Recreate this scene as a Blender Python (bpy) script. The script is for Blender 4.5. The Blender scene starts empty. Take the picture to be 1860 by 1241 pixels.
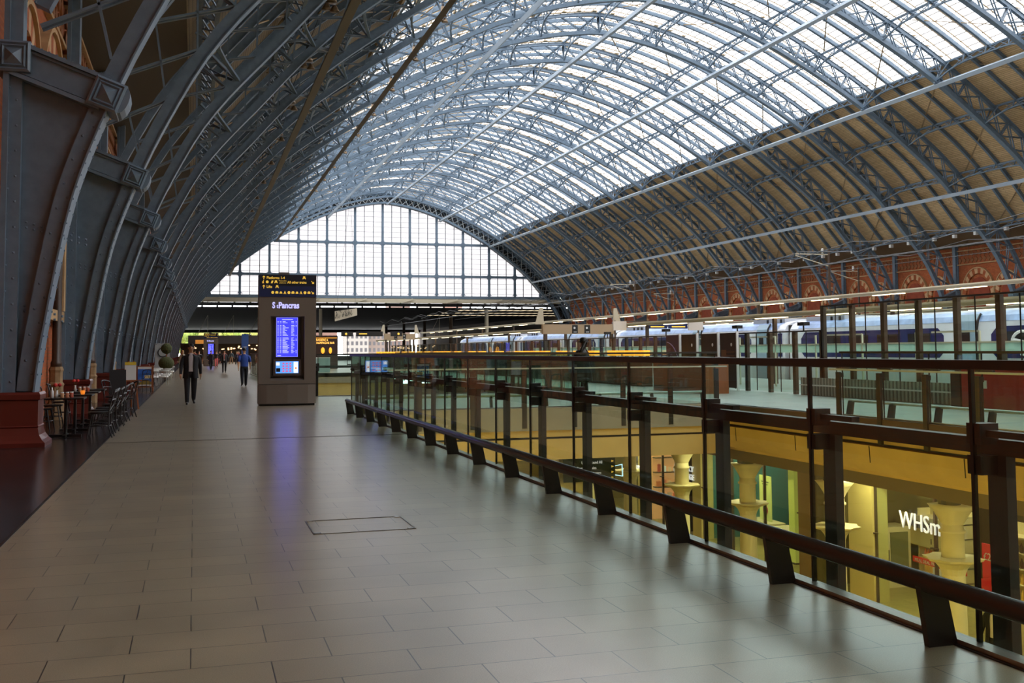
import bpy, math, random
import numpy as np
from mathutils import Vector, Matrix
R_ = random.Random(7)
PI = math.pi
scene = bpy.context.scene
COL = scene.collection

# ------------------------------------------------------------------ camera
HC = 1.57
CAMROT = Matrix(((0.9558, -0.0096, -0.2938), (-0.2938, -0.0600, -0.9540), (-0.0085, 0.9981, -0.0602)))
F, PPX, PPY = 1900., 930., 521.
def _camrot():
    r = -0.0065; vx, vy = 353., 641.
    d = np.array([vx-PPX, -(vy-PPY), -F]); d = d/np.linalg.norm(d)
    p = np.array([vx-PPX+1000, -(vy+r*1000-PPY), -F])
    n = np.cross(d, p); z = -n/np.linalg.norm(n)
    if z[1] < 0: z = -z
    x = np.cross(d, z)
    return Matrix([list(map(float, x)), list(map(float, d)), list(map(float, z))])
CAMROT = _camrot()
cam = bpy.data.cameras.new('camera')
camo = bpy.data.objects.new('camera', cam); COL.objects.link(camo)
camo.matrix_world = Matrix.Translation((0, 0, HC)) @ CAMROT.to_4x4()
cam.sensor_fit = 'HORIZONTAL'; cam.sensor_width = 36; cam.lens = F/1860*36
cam.shift_y = -(620.5-PPY)/1860
cam.clip_end = 2000; cam.clip_start = .05
scene.camera = camo

# ------------------------------------------------------------------ world, exposure
SKY = 5.6
w = bpy.data.worlds.new('overcast_sky'); scene.world = w; w.use_nodes = True
nt = w.node_tree; nt.nodes.clear()
bg = nt.nodes.new('ShaderNodeBackground'); wo = nt.nodes.new('ShaderNodeOutputWorld')
tc = nt.nodes.new('ShaderNodeTexCoord'); sp = nt.nodes.new('ShaderNodeSeparateXYZ')
rp = nt.nodes.new('ShaderNodeValToRGB'); nz = nt.nodes.new('ShaderNodeTexNoise')
nz.inputs['Scale'].default_value = 3
rp.color_ramp.elements[0].position = 0.0; rp.color_ramp.elements[0].color = (.80, .82, .84, 1)
rp.color_ramp.elements[1].position = 0.5; rp.color_ramp.elements[1].color = (.95, .975, 1, 1)
nt.links.new(tc.outputs['Generated'], sp.inputs[0]); nt.links.new(sp.outputs['Z'], rp.inputs[0])
nt.links.new(rp.outputs[0], bg.inputs[0]); nt.links.new(bg.outputs[0], wo.inputs[0])
bg.inputs[1].default_value = SKY
vs = scene.view_settings
vs.view_transform = 'Standard'; vs.look = 'None'; vs.gamma = 1; vs.use_curve_mapping = False
vs.exposure = 0.42
scene.cycles.transparent_max_bounces = 32
scene.cycles.max_bounces = 6
scene.cycles.diffuse_bounces = 4
scene.cycles.glossy_bounces = 3
scene.cycles.caustics_reflective = False; scene.cycles.caustics_refractive = False
scene.cycles.sample_clamp_indirect = 4

# ------------------------------------------------------------------ colour and materials
def lin(r, g=None, b=None):
    if g is None: r, g, b = r
    f = lambda c: (c/255/12.92) if c/255 <= .04045 else ((c/255+.055)/1.055)**2.4
    return (f(r), f(g), f(b), 1)
MATS = {}
def mat(name, col, rough=.5, metal=0, noise=.0, scale=6, bump=0, spec=.5, emit=None, es=1, coat=0):
    if name in MATS: return MATS[name]
    m = bpy.data.materials.new(name); m.use_nodes = True; MATS[name] = m
    t = m.node_tree; b = t.nodes['Principled BSDF']
    c = lin(col) if max(col) > 1.01 else (*col, 1)
    b.inputs['Base Color'].default_value = c; b.inputs['Roughness'].default_value = rough
    b.inputs['Metallic'].default_value = metal; b.inputs['Specular IOR Level'].default_value = spec
    b.inputs['Coat Weight'].default_value = coat
    if noise or bump:
        n = t.nodes.new('ShaderNodeTexNoise'); n.inputs['Scale'].default_value = scale; n.inputs['Detail'].default_value = 4
        tcn = t.nodes.new('ShaderNodeTexCoord'); t.links.new(tcn.outputs['Object'], n.inputs['Vector'])
        if noise:
            r = t.nodes.new('ShaderNodeValToRGB')
            r.color_ramp.elements[0].position = .3; r.color_ramp.elements[1].position = .7
            r.color_ramp.elements[0].color = tuple(x*(1-noise) for x in c[:3])+(1,)
            r.color_ramp.elements[1].color = tuple(min(1, x*(1+noise)) for x in c[:3])+(1,)
            t.links.new(n.outputs[0], r.inputs[0]); t.links.new(r.outputs[0], b.inputs['Base Color'])
        if bump:
            bp = t.nodes.new('ShaderNodeBump'); bp.inputs['Strength'].default_value = bump; bp.inputs['Distance'].default_value = .02
            t.links.new(n.outputs[0], bp.inputs['Height']); t.links.new(bp.outputs[0], b.inputs['Normal'])
    if emit:
        b.inputs['Emission Color'].default_value = lin(emit); b.inputs['Emission Strength'].default_value = es
    return m
def glass(name, tint, gl=1.0, haze=0.0, hz=(.8, .82, .84), rough=.0):
    m = bpy.data.materials.new(name); m.use_nodes = True; MATS[name] = m
    t = m.node_tree; t.nodes.clear()
    o = t.nodes.new('ShaderNodeOutputMaterial'); tr = t.nodes.new('ShaderNodeBsdfTransparent'); tr.inputs[0].default_value = (*tint, 1)
    g = t.nodes.new('ShaderNodeBsdfGlossy'); g.inputs['Roughness'].default_value = rough
    g.inputs[0].default_value = (gl, gl, gl, 1)
    lw = t.nodes.new('ShaderNodeLayerWeight'); lw.inputs[0].default_value = .5
    pw = t.nodes.new('ShaderNodeMath'); pw.operation = 'POWER'; pw.inputs[1].default_value = 5
    ml = t.nodes.new('ShaderNodeMath'); ml.operation = 'MULTIPLY_ADD'; ml.inputs[1].default_value = .5; ml.inputs[2].default_value = .04
    t.links.new(lw.outputs['Facing'], pw.inputs[0]); t.links.new(pw.outputs[0], ml.inputs[0])
    fr = ml; mx = t.nodes.new('ShaderNodeMixShader')
    t.links.new(fr.outputs[0], mx.inputs[0]); t.links.new(tr.outputs[0], mx.inputs[1]); t.links.new(g.outputs[0], mx.inputs[2])
    out = mx
    if haze:
        d = t.nodes.new('ShaderNodeBsdfTranslucent'); d.inputs[0].default_value = (*hz, 1)
        m2 = t.nodes.new('ShaderNodeMixShader'); m2.inputs[0].default_value = haze
        t.links.new(mx.outputs[0], m2.inputs[1]); t.links.new(d.outputs[0], m2.inputs[2]); out = m2
    t.links.new(out.outputs[0], o.inputs[0])
    return m
def brickmat(name, c1, c2, mortar, bw, bh, ms=.006, axes='YZ', rough=.8, offset=.5, bump=.2, spec=.3, cn=0):
    m = bpy.data.materials.new(name); m.use_nodes = True; MATS[name] = m
    t = m.node_tree; b = t.nodes['Principled BSDF']; b.inputs['Roughness'].default_value = rough
    b.inputs['Specular IOR Level'].default_value = spec
    tcn = t.nodes.new('ShaderNodeTexCoord'); s = t.nodes.new('ShaderNodeSeparateXYZ'); c = t.nodes.new('ShaderNodeCombineXYZ')
    t.links.new(tcn.outputs['Object'], s.inputs[0])
    t.links.new(s.outputs[axes[0]], c.inputs[0]); t.links.new(s.outputs[axes[1]], c.inputs[1])
    br = t.nodes.new('ShaderNodeTexBrick'); t.links.new(c.outputs[0], br.inputs['Vector'])
    br.inputs['Scale'].default_value = 1; br.inputs['Brick Width'].default_value = bw; br.inputs['Row Height'].default_value = bh
    br.inputs['Mortar Size'].default_value = ms; br.inputs['Mortar Smooth'].default_value = .1; br.offset = offset
    br.inputs['Color1'].default_value = lin(c1); br.inputs['Color2'].default_value = lin(c2); br.inputs['Mortar'].default_value = lin(mortar)
    n = t.nodes.new('ShaderNodeTexNoise'); n.inputs['Scale'].default_value = 1.3; n.inputs['Detail'].default_value = 5
    t.links.new(tcn.outputs['Object'], n.inputs['Vector'])
    mx = t.nodes.new('ShaderNodeMixRGB'); mx.blend_type = 'MULTIPLY'; mx.inputs[0].default_value = .5
    t.links.new(br.outputs['Color'], mx.inputs[1]); t.links.new(n.outputs[0], mx.inputs[2])
    src = mx
    if cn:
        n2 = t.nodes.new('ShaderNodeTexNoise'); n2.inputs['Scale'].default_value = 160; n2.inputs['Detail'].default_value = 2
        t.links.new(tcn.outputs['Object'], n2.inputs['Vector'])
        m3 = t.nodes.new('ShaderNodeMixRGB'); m3.blend_type = 'OVERLAY'; m3.inputs[0].default_value = cn
        t.links.new(mx.outputs[0], m3.inputs[1]); t.links.new(n2.outputs[0], m3.inputs[2]); src = m3
    t.links.new(src.outputs[0], b.inputs['Base Color'])
    if bump:
        bp = t.nodes.new('ShaderNodeBump'); bp.inputs['Strength'].default_value = bump; bp.inputs['Distance'].default_value = .004; bp.invert = True
        t.links.new(br.outputs['Fac'], bp.inputs['Height']); t.links.new(bp.outputs[0], b.inputs['Normal'])
    return m

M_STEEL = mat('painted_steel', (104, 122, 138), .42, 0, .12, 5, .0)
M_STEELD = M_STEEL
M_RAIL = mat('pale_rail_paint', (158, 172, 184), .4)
M_BROWN = mat('bronze_anodised', (44, 41, 38), .38, .1)
M_BRONZE = mat('bronze_post', (88, 72, 60), .4, .3)
M_RED = mat('oxblood_paint', (92, 34, 28), .3, 0, .08, 3, coat=.2)
M_CREAM = mat('cream_steel', (196, 184, 158), .5)
M_STONE = mat('sandstone', (188, 152, 108), .8, 0, .15, 4)
M_STONEL = mat('pale_stone', (198, 158, 116), .8, 0, .1, 4)
M_BLACK = mat('black_lacquer', (22, 19, 18), .3)
M_DARK = mat('dark_metal', (34, 31, 29), .45)
M_WHITE = mat('white_paint', (226, 226, 222), .5)
M_CONC = mat('grey_concrete', (150, 140, 124), .7, 0, .06, 2)
M_TAN = mat('tan_timber_strut', (168, 142, 104), .6)
M_GLASSR = glass('roof_glass', (.86, .86, .875), 1, .12, (.9, .9, .92))
M_GLASSG = glass('gable_glass', (.45, .436, .44), 1, .12, (.6, .58, .58))
M_GLASSB = glass('balustrade_glass', (.82, .91, .865))
M_GLASSB2 = glass('far_balustrade_glass', (.86, .94, .9))
M_GLASSS = glass('screen_glass', (.9, .95, .92))
M_BRICK = brickmat('orange_brick', (208, 112, 62), (182, 92, 50), (150, 110, 78), .23, .075, .006)
M_BRICKX = brickmat('orange_brick_end', (208, 112, 62), (182, 92, 50), (150, 110, 78), .23, .075, .006, axes='XZ')
M_FLOOR = brickmat('granite_paving', (164, 149, 119), (154, 140, 112), (54, 47, 39), .70, .37, .0035, axes='XY', rough=.24, offset=.44, bump=.12, spec=.9, cn=.5)
M_BORDER = brickmat('dark_granite_border', (46, 40, 40), (42, 37, 36), (80, 66, 60), 1.1, .9, .003, axes='XY', rough=.2, offset=.5, bump=.1, spec=.6)
M_FLOORF = brickmat('pale_paving', (176, 180, 172), (168, 172, 165), (120, 122, 118), .70, .37, .004, axes='XY', rough=.35, offset=.44, bump=.1, spec=.5)
M_HALL = brickmat('hall_floor_stone', (190, 170, 110), (182, 162, 104), (120, 104, 62), .9, .6, .006, axes='XY', rough=.3, bump=.1)
M_YEL = mat('ochre_plaster', (206, 172, 104), .75, 0, .08, 1.2)
M_SOFFIT = mat('dark_soffit', (30, 25, 22), .8, 0, .1, 1)
M_GOLD = mat('aged_brass', (120, 100, 76), .35, .5)
M_BLUE = mat('sign_blue', (22, 36, 84), .4)
M_YTEXT = mat('sign_yellow', (240, 196, 78), .5, emit=(240, 196, 78), es=.45)
M_WTEXT = mat('lit_white_letter', (240, 236, 250), .5, emit=(244, 238, 255), es=.4)
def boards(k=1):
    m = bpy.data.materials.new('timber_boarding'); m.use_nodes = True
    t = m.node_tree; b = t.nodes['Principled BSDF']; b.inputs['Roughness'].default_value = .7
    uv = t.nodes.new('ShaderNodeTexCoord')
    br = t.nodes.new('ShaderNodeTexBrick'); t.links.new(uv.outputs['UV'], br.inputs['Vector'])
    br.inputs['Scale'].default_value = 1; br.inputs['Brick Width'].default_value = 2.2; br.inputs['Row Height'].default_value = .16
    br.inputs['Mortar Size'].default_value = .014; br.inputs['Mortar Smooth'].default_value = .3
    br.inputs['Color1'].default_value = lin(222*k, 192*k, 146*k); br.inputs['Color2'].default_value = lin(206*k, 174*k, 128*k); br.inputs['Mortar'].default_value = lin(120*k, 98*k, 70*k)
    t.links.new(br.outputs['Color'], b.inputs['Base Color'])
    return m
_FL = MATS['granite_paving'].node_tree.nodes['Principled BSDF']; _FL.inputs['Coat Weight'].default_value = .8; _FL.inputs['Coat Roughness'].default_value = .34; _FL.inputs['Coat IOR'].default_value = 1.6
M_BOARD = boards(); M_BOARD_SHADE = boards(.62)  # second one: same timber, shade of the walkway side put into its colour

# ------------------------------------------------------------------ mesh helpers
class MB:
    def __init__(s): s.v = []; s.f = []; s.uv = None
    def add(s, vs, fs):
        n = len(s.v); s.v.extend([tuple(map(float, v)) for v in vs]); s.f.extend([tuple(n+i for i in f) for f in fs]); return s
    def box(s, x0, x1, y0, y1, z0, z1):
        return s.add([(x0, y0, z0), (x1, y0, z0), (x1, y1, z0), (x0, y1, z0), (x0, y0, z1), (x1, y0, z1), (x1, y1, z1), (x0, y1, z1)],
                     [(0, 3, 2, 1), (4, 5, 6, 7), (0, 1, 5, 4), (1, 2, 6, 5), (2, 3, 7, 6), (3, 0, 4, 7)])
    def cbox(s, c, d): return s.box(c[0]-d[0]/2, c[0]+d[0]/2, c[1]-d[1]/2, c[1]+d[1]/2, c[2]-d[2]/2, c[2]+d[2]/2)
    def bar(s, a, b, w, h, up=(0, 0, 1)):
        a = Vector(a); b = Vector(b); d = (b-a)
        if d.length < 1e-6: return s
        d.normalize(); u = Vector(up)
        if abs(d.dot(u)) > .98: u = Vector((0, 1, 0)) if abs(d.y) < .9 else Vector((1, 0, 0))
        x = d.cross(u).normalized(); z = x.cross(d)
        vs = []
        for p in (a, b):
            for i, j in ((-1, -1), (1, -1), (1, 1), (-1, 1)): vs.append(p+x*(i*w/2)+z*(j*h/2))
        return s.add(vs, [(3, 2, 1, 0), (4, 5, 6, 7), (0, 1, 5, 4), (1, 2, 6, 5), (2, 3, 7, 6), (3, 0, 4, 7)])
    def tube(s, pts, r, n=8, closed=False):
        pts = [Vector(p) for p in pts]; m = len(pts); base = len(s.v); rs = r if isinstance(r, (list, tuple)) else [r]*m
        ref = None; fs = []
        for i, p in enumerate(pts):
            if closed: d = pts[(i+1) % m]-pts[i-1]
            else: d = pts[min(i+1, m-1)]-pts[max(i-1, 0)]
            d.normalize()
            if ref is None: ref = Vector((0, 0, 1)) if abs(d.z) < .9 else Vector((1, 0, 0))
            x = d.cross(ref).normalized(); y = x.cross(d).normalized(); ref = y
            for k in range(n):
                a = 2*PI*k/n; s.v.append(tuple(p+x*math.cos(a)*rs[i]+y*math.sin(a)*rs[i]))
        for i in range(m if closed else m-1):
            j = (i+1) % m
            for k in range(n):
                l = (k+1) % n; fs.append((base+i*n+k, base+i*n+l, base+j*n+l, base+j*n+k))
        if not closed: fs.append(tuple(base+k for k in range(n))[::-1]); fs.append(tuple(base+(m-1)*n+k for k in range(n)))
        s.f.extend(fs); return s
    def lathe(s, prof, c=(0, 0, 0), n=16, sx=1, sy=1):
        base = len(s.v); m = len(prof)
        for r, z in prof:
            for k in range(n):
                a = 2*PI*k/n; s.v.append((c[0]+r*sx*math.cos(a), c[1]+r*sy*math.sin(a), c[2]+z))
        for i in range(m-1):
            for k in range(n):
                l = (k+1) % n; s.f.append((base+i*n+k, base+i*n+l, base+(i+1)*n+l, base+(i+1)*n+k))
        s.f.append(tuple(base+k for k in range(n))[::-1]); s.f.append(tuple(base+(m-1)*n+k for k in range(n)))
        return s
    def prism(s, poly, axis, a, b):
        n = len(poly)
        def P(p, t):
            if axis == 'y': return (p[0], t, p[1])
            if axis == 'x': return (t, p[0], p[1])
            return (p[0], p[1], t)
        vs = [P(p, a) for p in poly]+[P(p, b) for p in poly]
        fs = [tuple(range(n)), tuple(range(2*n-1, n-1, -1))]+[(i, n+i, n+(i+1) % n, (i+1) % n) for i in range(n)]
        return s.add(vs, fs)
    def ball(s, c, r, n=10, m=6, sx=1, sy=1, sz=1):
        return s.lathe([(r*math.sin(PI*(i+.02)/(m+.04)), -r*sz*math.cos(PI*(i+.02)/(m+.04))) for i in range(m+1)], c, n, sx, sy)
    def build(s, name, m, parent=None, smooth=False, **kw):
        me = bpy.data.meshes.new(name); me.from_pydata(s.v, [], s.f); me.materials.append(m)
        me.update()
        if smooth: me.polygons.foreach_set('use_smooth', [True]*len(me.polygons))
        o = bpy.data.objects.new(name, me); COL.objects.link(o)
        if parent: o.parent = parent
        tag(o, **kw); return o
def tag(o, label=None, cat=None, group=None, kind=None, loc=None, rz=None):
    if label: o['label'] = label
    if cat: o['category'] = cat
    if group: o['group'] = group
    if kind: o['kind'] = kind
    if loc is not None: o.location = loc
    if rz is not None: o.rotation_euler[2] = rz
    return o
def thing(name, label, cat, loc=(0, 0, 0), rz=0, group=None, kind=None):
    o = bpy.data.objects.new(name, None); COL.objects.link(o); o.empty_display_size = .2
    return tag(o, label, cat, group, kind, loc, rz)
KIDS = {}
def kids(o): return [c for c in bpy.data.objects if c.parent == o]
def proto_tree(o): return (o, [proto_tree(c) for c in kids(o)])
def dup_tree(t, parent=None):
    c = t[0].copy(); COL.objects.link(c)
    if parent: c.parent = parent
    for k in t[1]: dup_tree(k, c)
    return c
def dup(t, loc, rz=None, label=None, group=None):
    c = dup_tree(t); c.location = loc
    if rz is not None: c.rotation_euler[2] = rz
    if label: c['label'] = label
    if group: c['group'] = group
    return c
ORD = ['first', 'second', 'third', 'fourth', 'fifth', 'sixth', 'seventh', 'eighth', 'ninth', 'tenth', 'eleventh', 'twelfth', 'thirteenth', 'fourteenth', 'fifteenth', 'sixteenth', 'seventeenth', 'eighteenth', 'nineteenth', 'twentieth', 'twenty-first', 'twenty-second', 'twenty-third', 'twenty-fourth', 'twenty-fifth', 'twenty-sixth', 'twenty-seventh', 'twenty-eighth', 'twenty-ninth', 'thirtieth']
def text(name, s, size, loc, rot, m, parent=None, ext=.01, align='LEFT', sx=1, bold=0):
    c = bpy.data.curves.new(name, 'FONT'); c.body = s; c.size = size; c.extrude = ext; c.align_x = align; c.resolution_u = 3; c.offset = bold
    o = bpy.data.objects.new(name, c); COL.objects.link(o)
    dg = bpy.context.evaluated_depsgraph_get(); me = bpy.data.meshes.new_from_object(o.evaluated_get(dg))
    bpy.data.objects.remove(o); me.materials.clear(); me.materials.append(m)
    o = bpy.data.objects.new(name, me); COL.objects.link(o); o.location = loc; o.rotation_euler = rot; o.scale = (sx, 1, 1)
    if parent: o.parent = parent
    return o
FRONT = (PI/2, 0, 0); WEST = (PI/2, 0, -PI/2)

# ------------------------------------------------------------------ arch profile
XC = 32.9; BAY = 8.94; Y0 = 19.7; NR = 20; YG = 189.3
TAB = [(0, 28.65), (3.3, 28.2), (6.6, 27.45), (10.7, 26.05), (14.5, 24.25), (19.7, 21.3), (23.6, 18.55), (27.1, 15.75), (28.6, 14.2), (30.4, 12.1), (31.55, 10.84), (32.86, 9.1), (33.52, 7.8), (33.95, 6.97), (34.2, 6.38), (34.45, 5.7), (34.75, 5.0), (35.05, 3.87), (35.2, 2.95), (35.35, 2.1), (35.5, .9), (35.55, 0)]
def _dense():
    P = np.array(TAB, float); s = np.r_[0, np.cumsum(np.hypot(*np.diff(P, axis=0).T))]
    # Catmull-Rom through the table, lightly smoothed
    ss = np.linspace(0, s[-1], 600); out = []
    T = np.gradient(P, s, axis=0)
    for q in ss:
        i = min(np.searchsorted(s, q, side='right')-1, len(s)-2); h = s[i+1]-s[i]; u = (q-s[i])/h
        out.append((2*u**3-3*u**2+1)*P[i]+(u**3-2*u**2+u)*h*T[i]+(-2*u**3+3*u**2)*P[i+1]+(u**3-u**2)*h*T[i+1])
    out = np.array(out); k = np.ones(25)/25
    pad = np.vstack([out[12:0:-1]*[-1, 1], out, out[-1]+np.outer(np.arange(1, 13), out[-1]-out[-2])])
    sm = np.stack([np.convolve(pad[:, 0], k, 'valid'), np.convolve(pad[:, 1], k, 'valid')], 1)
    sm[0] = (0, 28.6)
    s2 = np.r_[0, np.cumsum(np.hypot(*np.diff(sm, axis=0).T))]
    return sm, s2
DP, DS = _dense(); LARC = DS[-1]
def prof(s, off=0):
    a = abs(s); sg = 1 if s >= 0 else -1; a = min(a, LARC)
    d = np.interp(a, DS, DP[:, 0]); z = np.interp(a, DS, DP[:, 1])
    e = .6; d0, d1 = np.interp([max(a-e, 0), min(a+e, LARC)], DS, DP[:, 0]); z0, z1 = np.interp([max(a-e, 0), min(a+e, LARC)], DS, DP[:, 1])
    tx, tz = d1-d0, z1-z0; l = math.hypot(tx, tz); nx, nz_ = -tz/l, tx/l
    if a < .01: nx, nz_ = 0, 1
    return (XC+sg*(d+nx*off), z+nz_*off)
def s_at_z(z): return float(np.interp(-z, -DP[:, 1], DS))
S_CAP = s_at_z(6.1)
SGL = 21.6   # glass to here
def strip(mb, s0, s1, n, o0, o1, y0, y1):
    """solid curved band between two offsets"""
    base = len(mb.v)
    for i in range(n+1):
        s = s0+(s1-s0)*i/n
        a = prof(s, o0); b = prof(s, o1)
        mb.v.extend([(a[0], y0, a[1]), (a[0], y1, a[1]), (b[0], y1, b[1]), (b[0], y0, b[1])])
    for i in range(n):
        p = base+4*i; q = p+4
        for k in range(4): l = (k+1) % 4; mb.f.append((p+k, p+l, q+l, q+k))
    mb.f.append((base, base+3, base+2, base+1)); e = base+4*n; mb.f.append((e, e+1, e+2, e+3))
    return mb
def rivets(mb, pts, y, r=.022):
    for x, z in pts:
        mb.add([(x-r, y, z-r), (x+r, y, z-r), (x+r, y, z+r), (x-r, y, z+r), (x, y-r*.9, z)], [(0, 1, 4), (1, 2, 4), (2, 3, 4), (3, 0, 4), (3, 2, 1, 0)])

# ------------------------------------------------------------------ the arched ribs
def make_rib():
    t = thing('roof_rib', 'x', 'arched rib', group=None)
    SB = s_at_z(.92)
    mb = MB()
    for sg in (-1, 1):
        strip(mb, sg*S_CAP*.997, 0, 60, .03, .33, -.15, .15)
        strip(mb, sg*S_CAP*.997, 0, 60, 0, .03, -.21, .21)
    mb.build('inner_chord', M_STEEL, t)
    mb = MB()
    for sg in (-1, 1):
        strip(mb, sg*(S_CAP-.9), 0, 60, 1.6, 1.83, -.13, .13); strip(mb, sg*(S_CAP-.9), 0, 60, 1.83, 1.86, -.19, .19)
    mb.build('outer_chord', M_STEEL, t)
    # open lattice between the chords
    mb = MB(); n = 27; Ls = S_CAP-.6
    for sg in (-1, 1):
        for i in range(n):
            a, b = sg*Ls*i/n, sg*Ls*(i+1)/n
            for y in (-.11, .11):
                A, B, C_, D = prof(a, .33), prof(b, 1.6), prof(a, 1.6), prof(b, .33)
                mb.bar((A[0], y, A[1]), (B[0], y, B[1]), .05, .1, (0, 1, 0)); mb.bar((C_[0], y, C_[1]), (D[0], y, D[1]), .05, .1, (0, 1, 0))
            if i % 3 == 0:
                A, B = prof(a, .33), prof(a, 1.6)
                for y in (-.12, .12): mb.bar((A[0], y, A[1]), (B[0], y, B[1]), .06, .14, (0, 1, 0))
    mb.build('lattice', M_STEEL, t)
    # foot: riveted plate web on each side, cap beam with two diamond blocks, wall post
    for sg in (-1, 1):
        X = lambda d: XC+sg*d
        inner = [prof(sg*s) for s in np.linspace(SB, S_CAP, 22)]
        strip(MB(), 0, 1, 1, 0, 0, 0, 0)
        mb = MB(); poly = [(X(35.85), .92)]+[(p[0]-(-sg)*0+sg*.1, p[1]) for p in inner]+[(X(35.85), 6.7)]
        mb.prism(poly, 'y', -.06, .06)
        m2 = MB()
        for k, zz in enumerate((2.3, 3.75)):
            for j in range(9):
                for q in (0, .09):
                    x0 = X(35.7-j*.12); rivets(m2, [(x0, zz+q-j*.035)], -.085, .02)
        web = mb.build('plate_web', M_STEEL, t); m2.build('rivet', M_STEEL, web)
        mb = MB()
        strip(mb, sg*SB, sg*S_CAP, 26, .03, .3, -.2, .2); strip(mb, sg*SB, sg*S_CAP, 26, 0, .03, -.3, .3)
        fl = mb.build('foot_flange', M_STEEL, t)
        mb = MB()
        for i_, s in enumerate(np.arange(S_CAP+.2, SB-.1, .22)):
            p = prof(sg*s, .22 if i_ % 2 else .1); rivets(mb, [p], -.2)
            p = prof(sg*s, 0)
            for y in (-.25, .25): mb.cbox((p[0], y, p[1]), (.03, .03, .03))
        mb.build('rivet', M_STEEL, fl)
        mb = MB().box(min(X(35.8), X(36.08)), max(X(35.8), X(36.08)), -.2, .2, .92, 12.0)
        mb.box(min(X(36.0), X(36.09)), max(X(36.0), X(36.09)), -.28, .28, .92, 12.0)
        po = mb.build('wall_post', M_STEEL, t)
        mb = MB()
        for i_, zz in enumerate(np.arange(1.1, 6.3, .22)): rivets(mb, [(X(35.93+(.07 if i_ % 2 else -.05)), zz)], -.2)
        mb.build('rivet', M_STEEL, po)
        # cap beam
        a = Vector((X(35.9), 0, 6.66)); b = Vector((X(34.45), 0, 6.12)); d = (b-a).normalized(); nrm = Vector((-d.z, 0, d.x));
        if nrm.z < 0: nrm = -nrm
        mb = MB(); mb.bar(a, b, .44, .5, nrm)
        for e in (-.27, .27): mb.bar(a+nrm*e, b+nrm*e, .6, .07, nrm)
        for e in (-.2, .2): mb.bar(a+nrm*e+Vector((0, -.24, 0)), b+nrm*e+Vector((0, -.24, 0)), .04, .035, nrm)
        cb = mb.build('cap_beam', M_STEEL, t)
        mb = MB()
        for j in range(12):
            p = a+(b-a)*((j+.5)/12)+nrm*.31; mb.cbox((p.x, -.25, p.z), (.035, .035, .03))
        mb.build('rivet', M_STEEL, cb)
        for c, dd in ((Vector((X(35.93), 0, 6.68)), Vector((1 if sg < 0 else -1, 0, 0))), (b-d*(-.03), d)):
            nn = Vector((-dd.z, 0, dd.x));
            if nn.z < 0: nn = -nn
            mb = MB()
            def sq(r, y): return [c+dd*(i*r)+nn*(j*r)+Vector((0, y, 0)) for i, j in ((-1, -1), (1, -1), (1, 1), (-1, 1))]
            for r0, y0, r1, y1 in ((.27, .3, .27, -.33), (.27, -.33, .23, -.36), (.23, -.36, .2, -.33), (.2, -.33, .17, -.37), (.17, -.37, .14, -.34)):
                A = sq(r0, y0)+sq(r1, y1); mb.add(A, [(0, 1, 5, 4), (1, 2, 6, 5), (2, 3, 7, 6), (3, 0, 4, 7)])
            mb.add(sq(.14, -.34)+[c+Vector((0, -.45, 0))], [(0, 1, 4), (1, 2, 4), (2, 3, 4), (3, 0, 4)]); mb.add(sq(.27, .3), [(0, 1, 2, 3)])
            if dd is d:   # rounded moulded nose on the inner side
                for (r, h0, h1) in ((.16, -.2, .2),):
                    for k in range(6):
                        a0, a1 = -PI/2+PI*k/6, -PI/2+PI*(k+1)/6
                        q = [c+dd*(.25+.13*math.cos(t_))+nn*(.25*math.sin(t_)) for t_ in (a0, a1)]
                        mb.add([q[0]+Vector((0, -.3, 0)), q[1]+Vector((0, -.3, 0)), q[1]+Vector((0, .3, 0)), q[0]+Vector((0, .3, 0))], [(0, 1, 2, 3)])
                    mb.add([c+dd*(.25+.13*math.cos(-PI/2+PI*k/8))+nn*(.25*math.sin(-PI/2+PI*k/8))+Vector((0, -.3, 0)) for k in range(9)], [tuple(range(9))])
            mb.build('diamond_block', M_STEEL, t)
    return t
rib0 = make_rib(); rib0.location = (0, Y0, 0)
rt = proto_tree(rib0)
def riblabel(k): return 'arched blue-grey iron rib, %s from the red pedestal nearest the camera' % ORD[k] if k else 'nearest arched blue-grey iron rib, riveted foot beside the cafe tables'
rib0['label'] = riblabel(0)
for k in range(1, NR):
    dup(rt, (0, Y0+BAY*k, 0), label=riblabel(k))

# pedestals
def pedestal(sg):
    t = MB()
    lv = [(0, .13, .12), (.07, .13, .12), (.12, .08, .09), (.2, .03, .05), (.32, .0, .0), (.34, .015, .015), (.36, 0, 0), (.78, 0, 0), (.8, .03, .03), (.88, .035, .035), (.92, .01, .01)]
    x0, x1 = (XC-36.1, XC-35.42) if sg < 0 else (XC+35.42, XC+36.1)
    base = len(t.v)
    for z, ex, ey in lv:
        a, b = (x0-.0, x1+ex) if sg < 0 else (x0-ex, x1)
        t.v.extend([(a, -.34-ey, z), (b, -.34-ey, z), (b, .34+ey, z), (a, .34+ey, z)])
    for i in range(len(lv)-1):
        for k in range(4): l = (k+1) % 4; t.f.append((4*i+k, 4*i+l, 4*i+4+l, 4*i+4+k))
    e = 4*(len(lv)-1); t.f.append((e, e+1, e+2, e+3)); t.f.append((3, 2, 1, 0))
    return t
pl = pedestal(-1).build('rib_pedestal', M_RED, label='nearest dark red pedestal, at the edge of the cafe', cat='pedestal', loc=(0, Y0, 0))
for k in range(1, NR):
    c = pl.copy(); COL.objects.link(c); c.location = (0, Y0+BAY*k, 0); c['label'] = 'dark red pedestal under the %s iron rib beside the walkway' % ORD[k]
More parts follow.
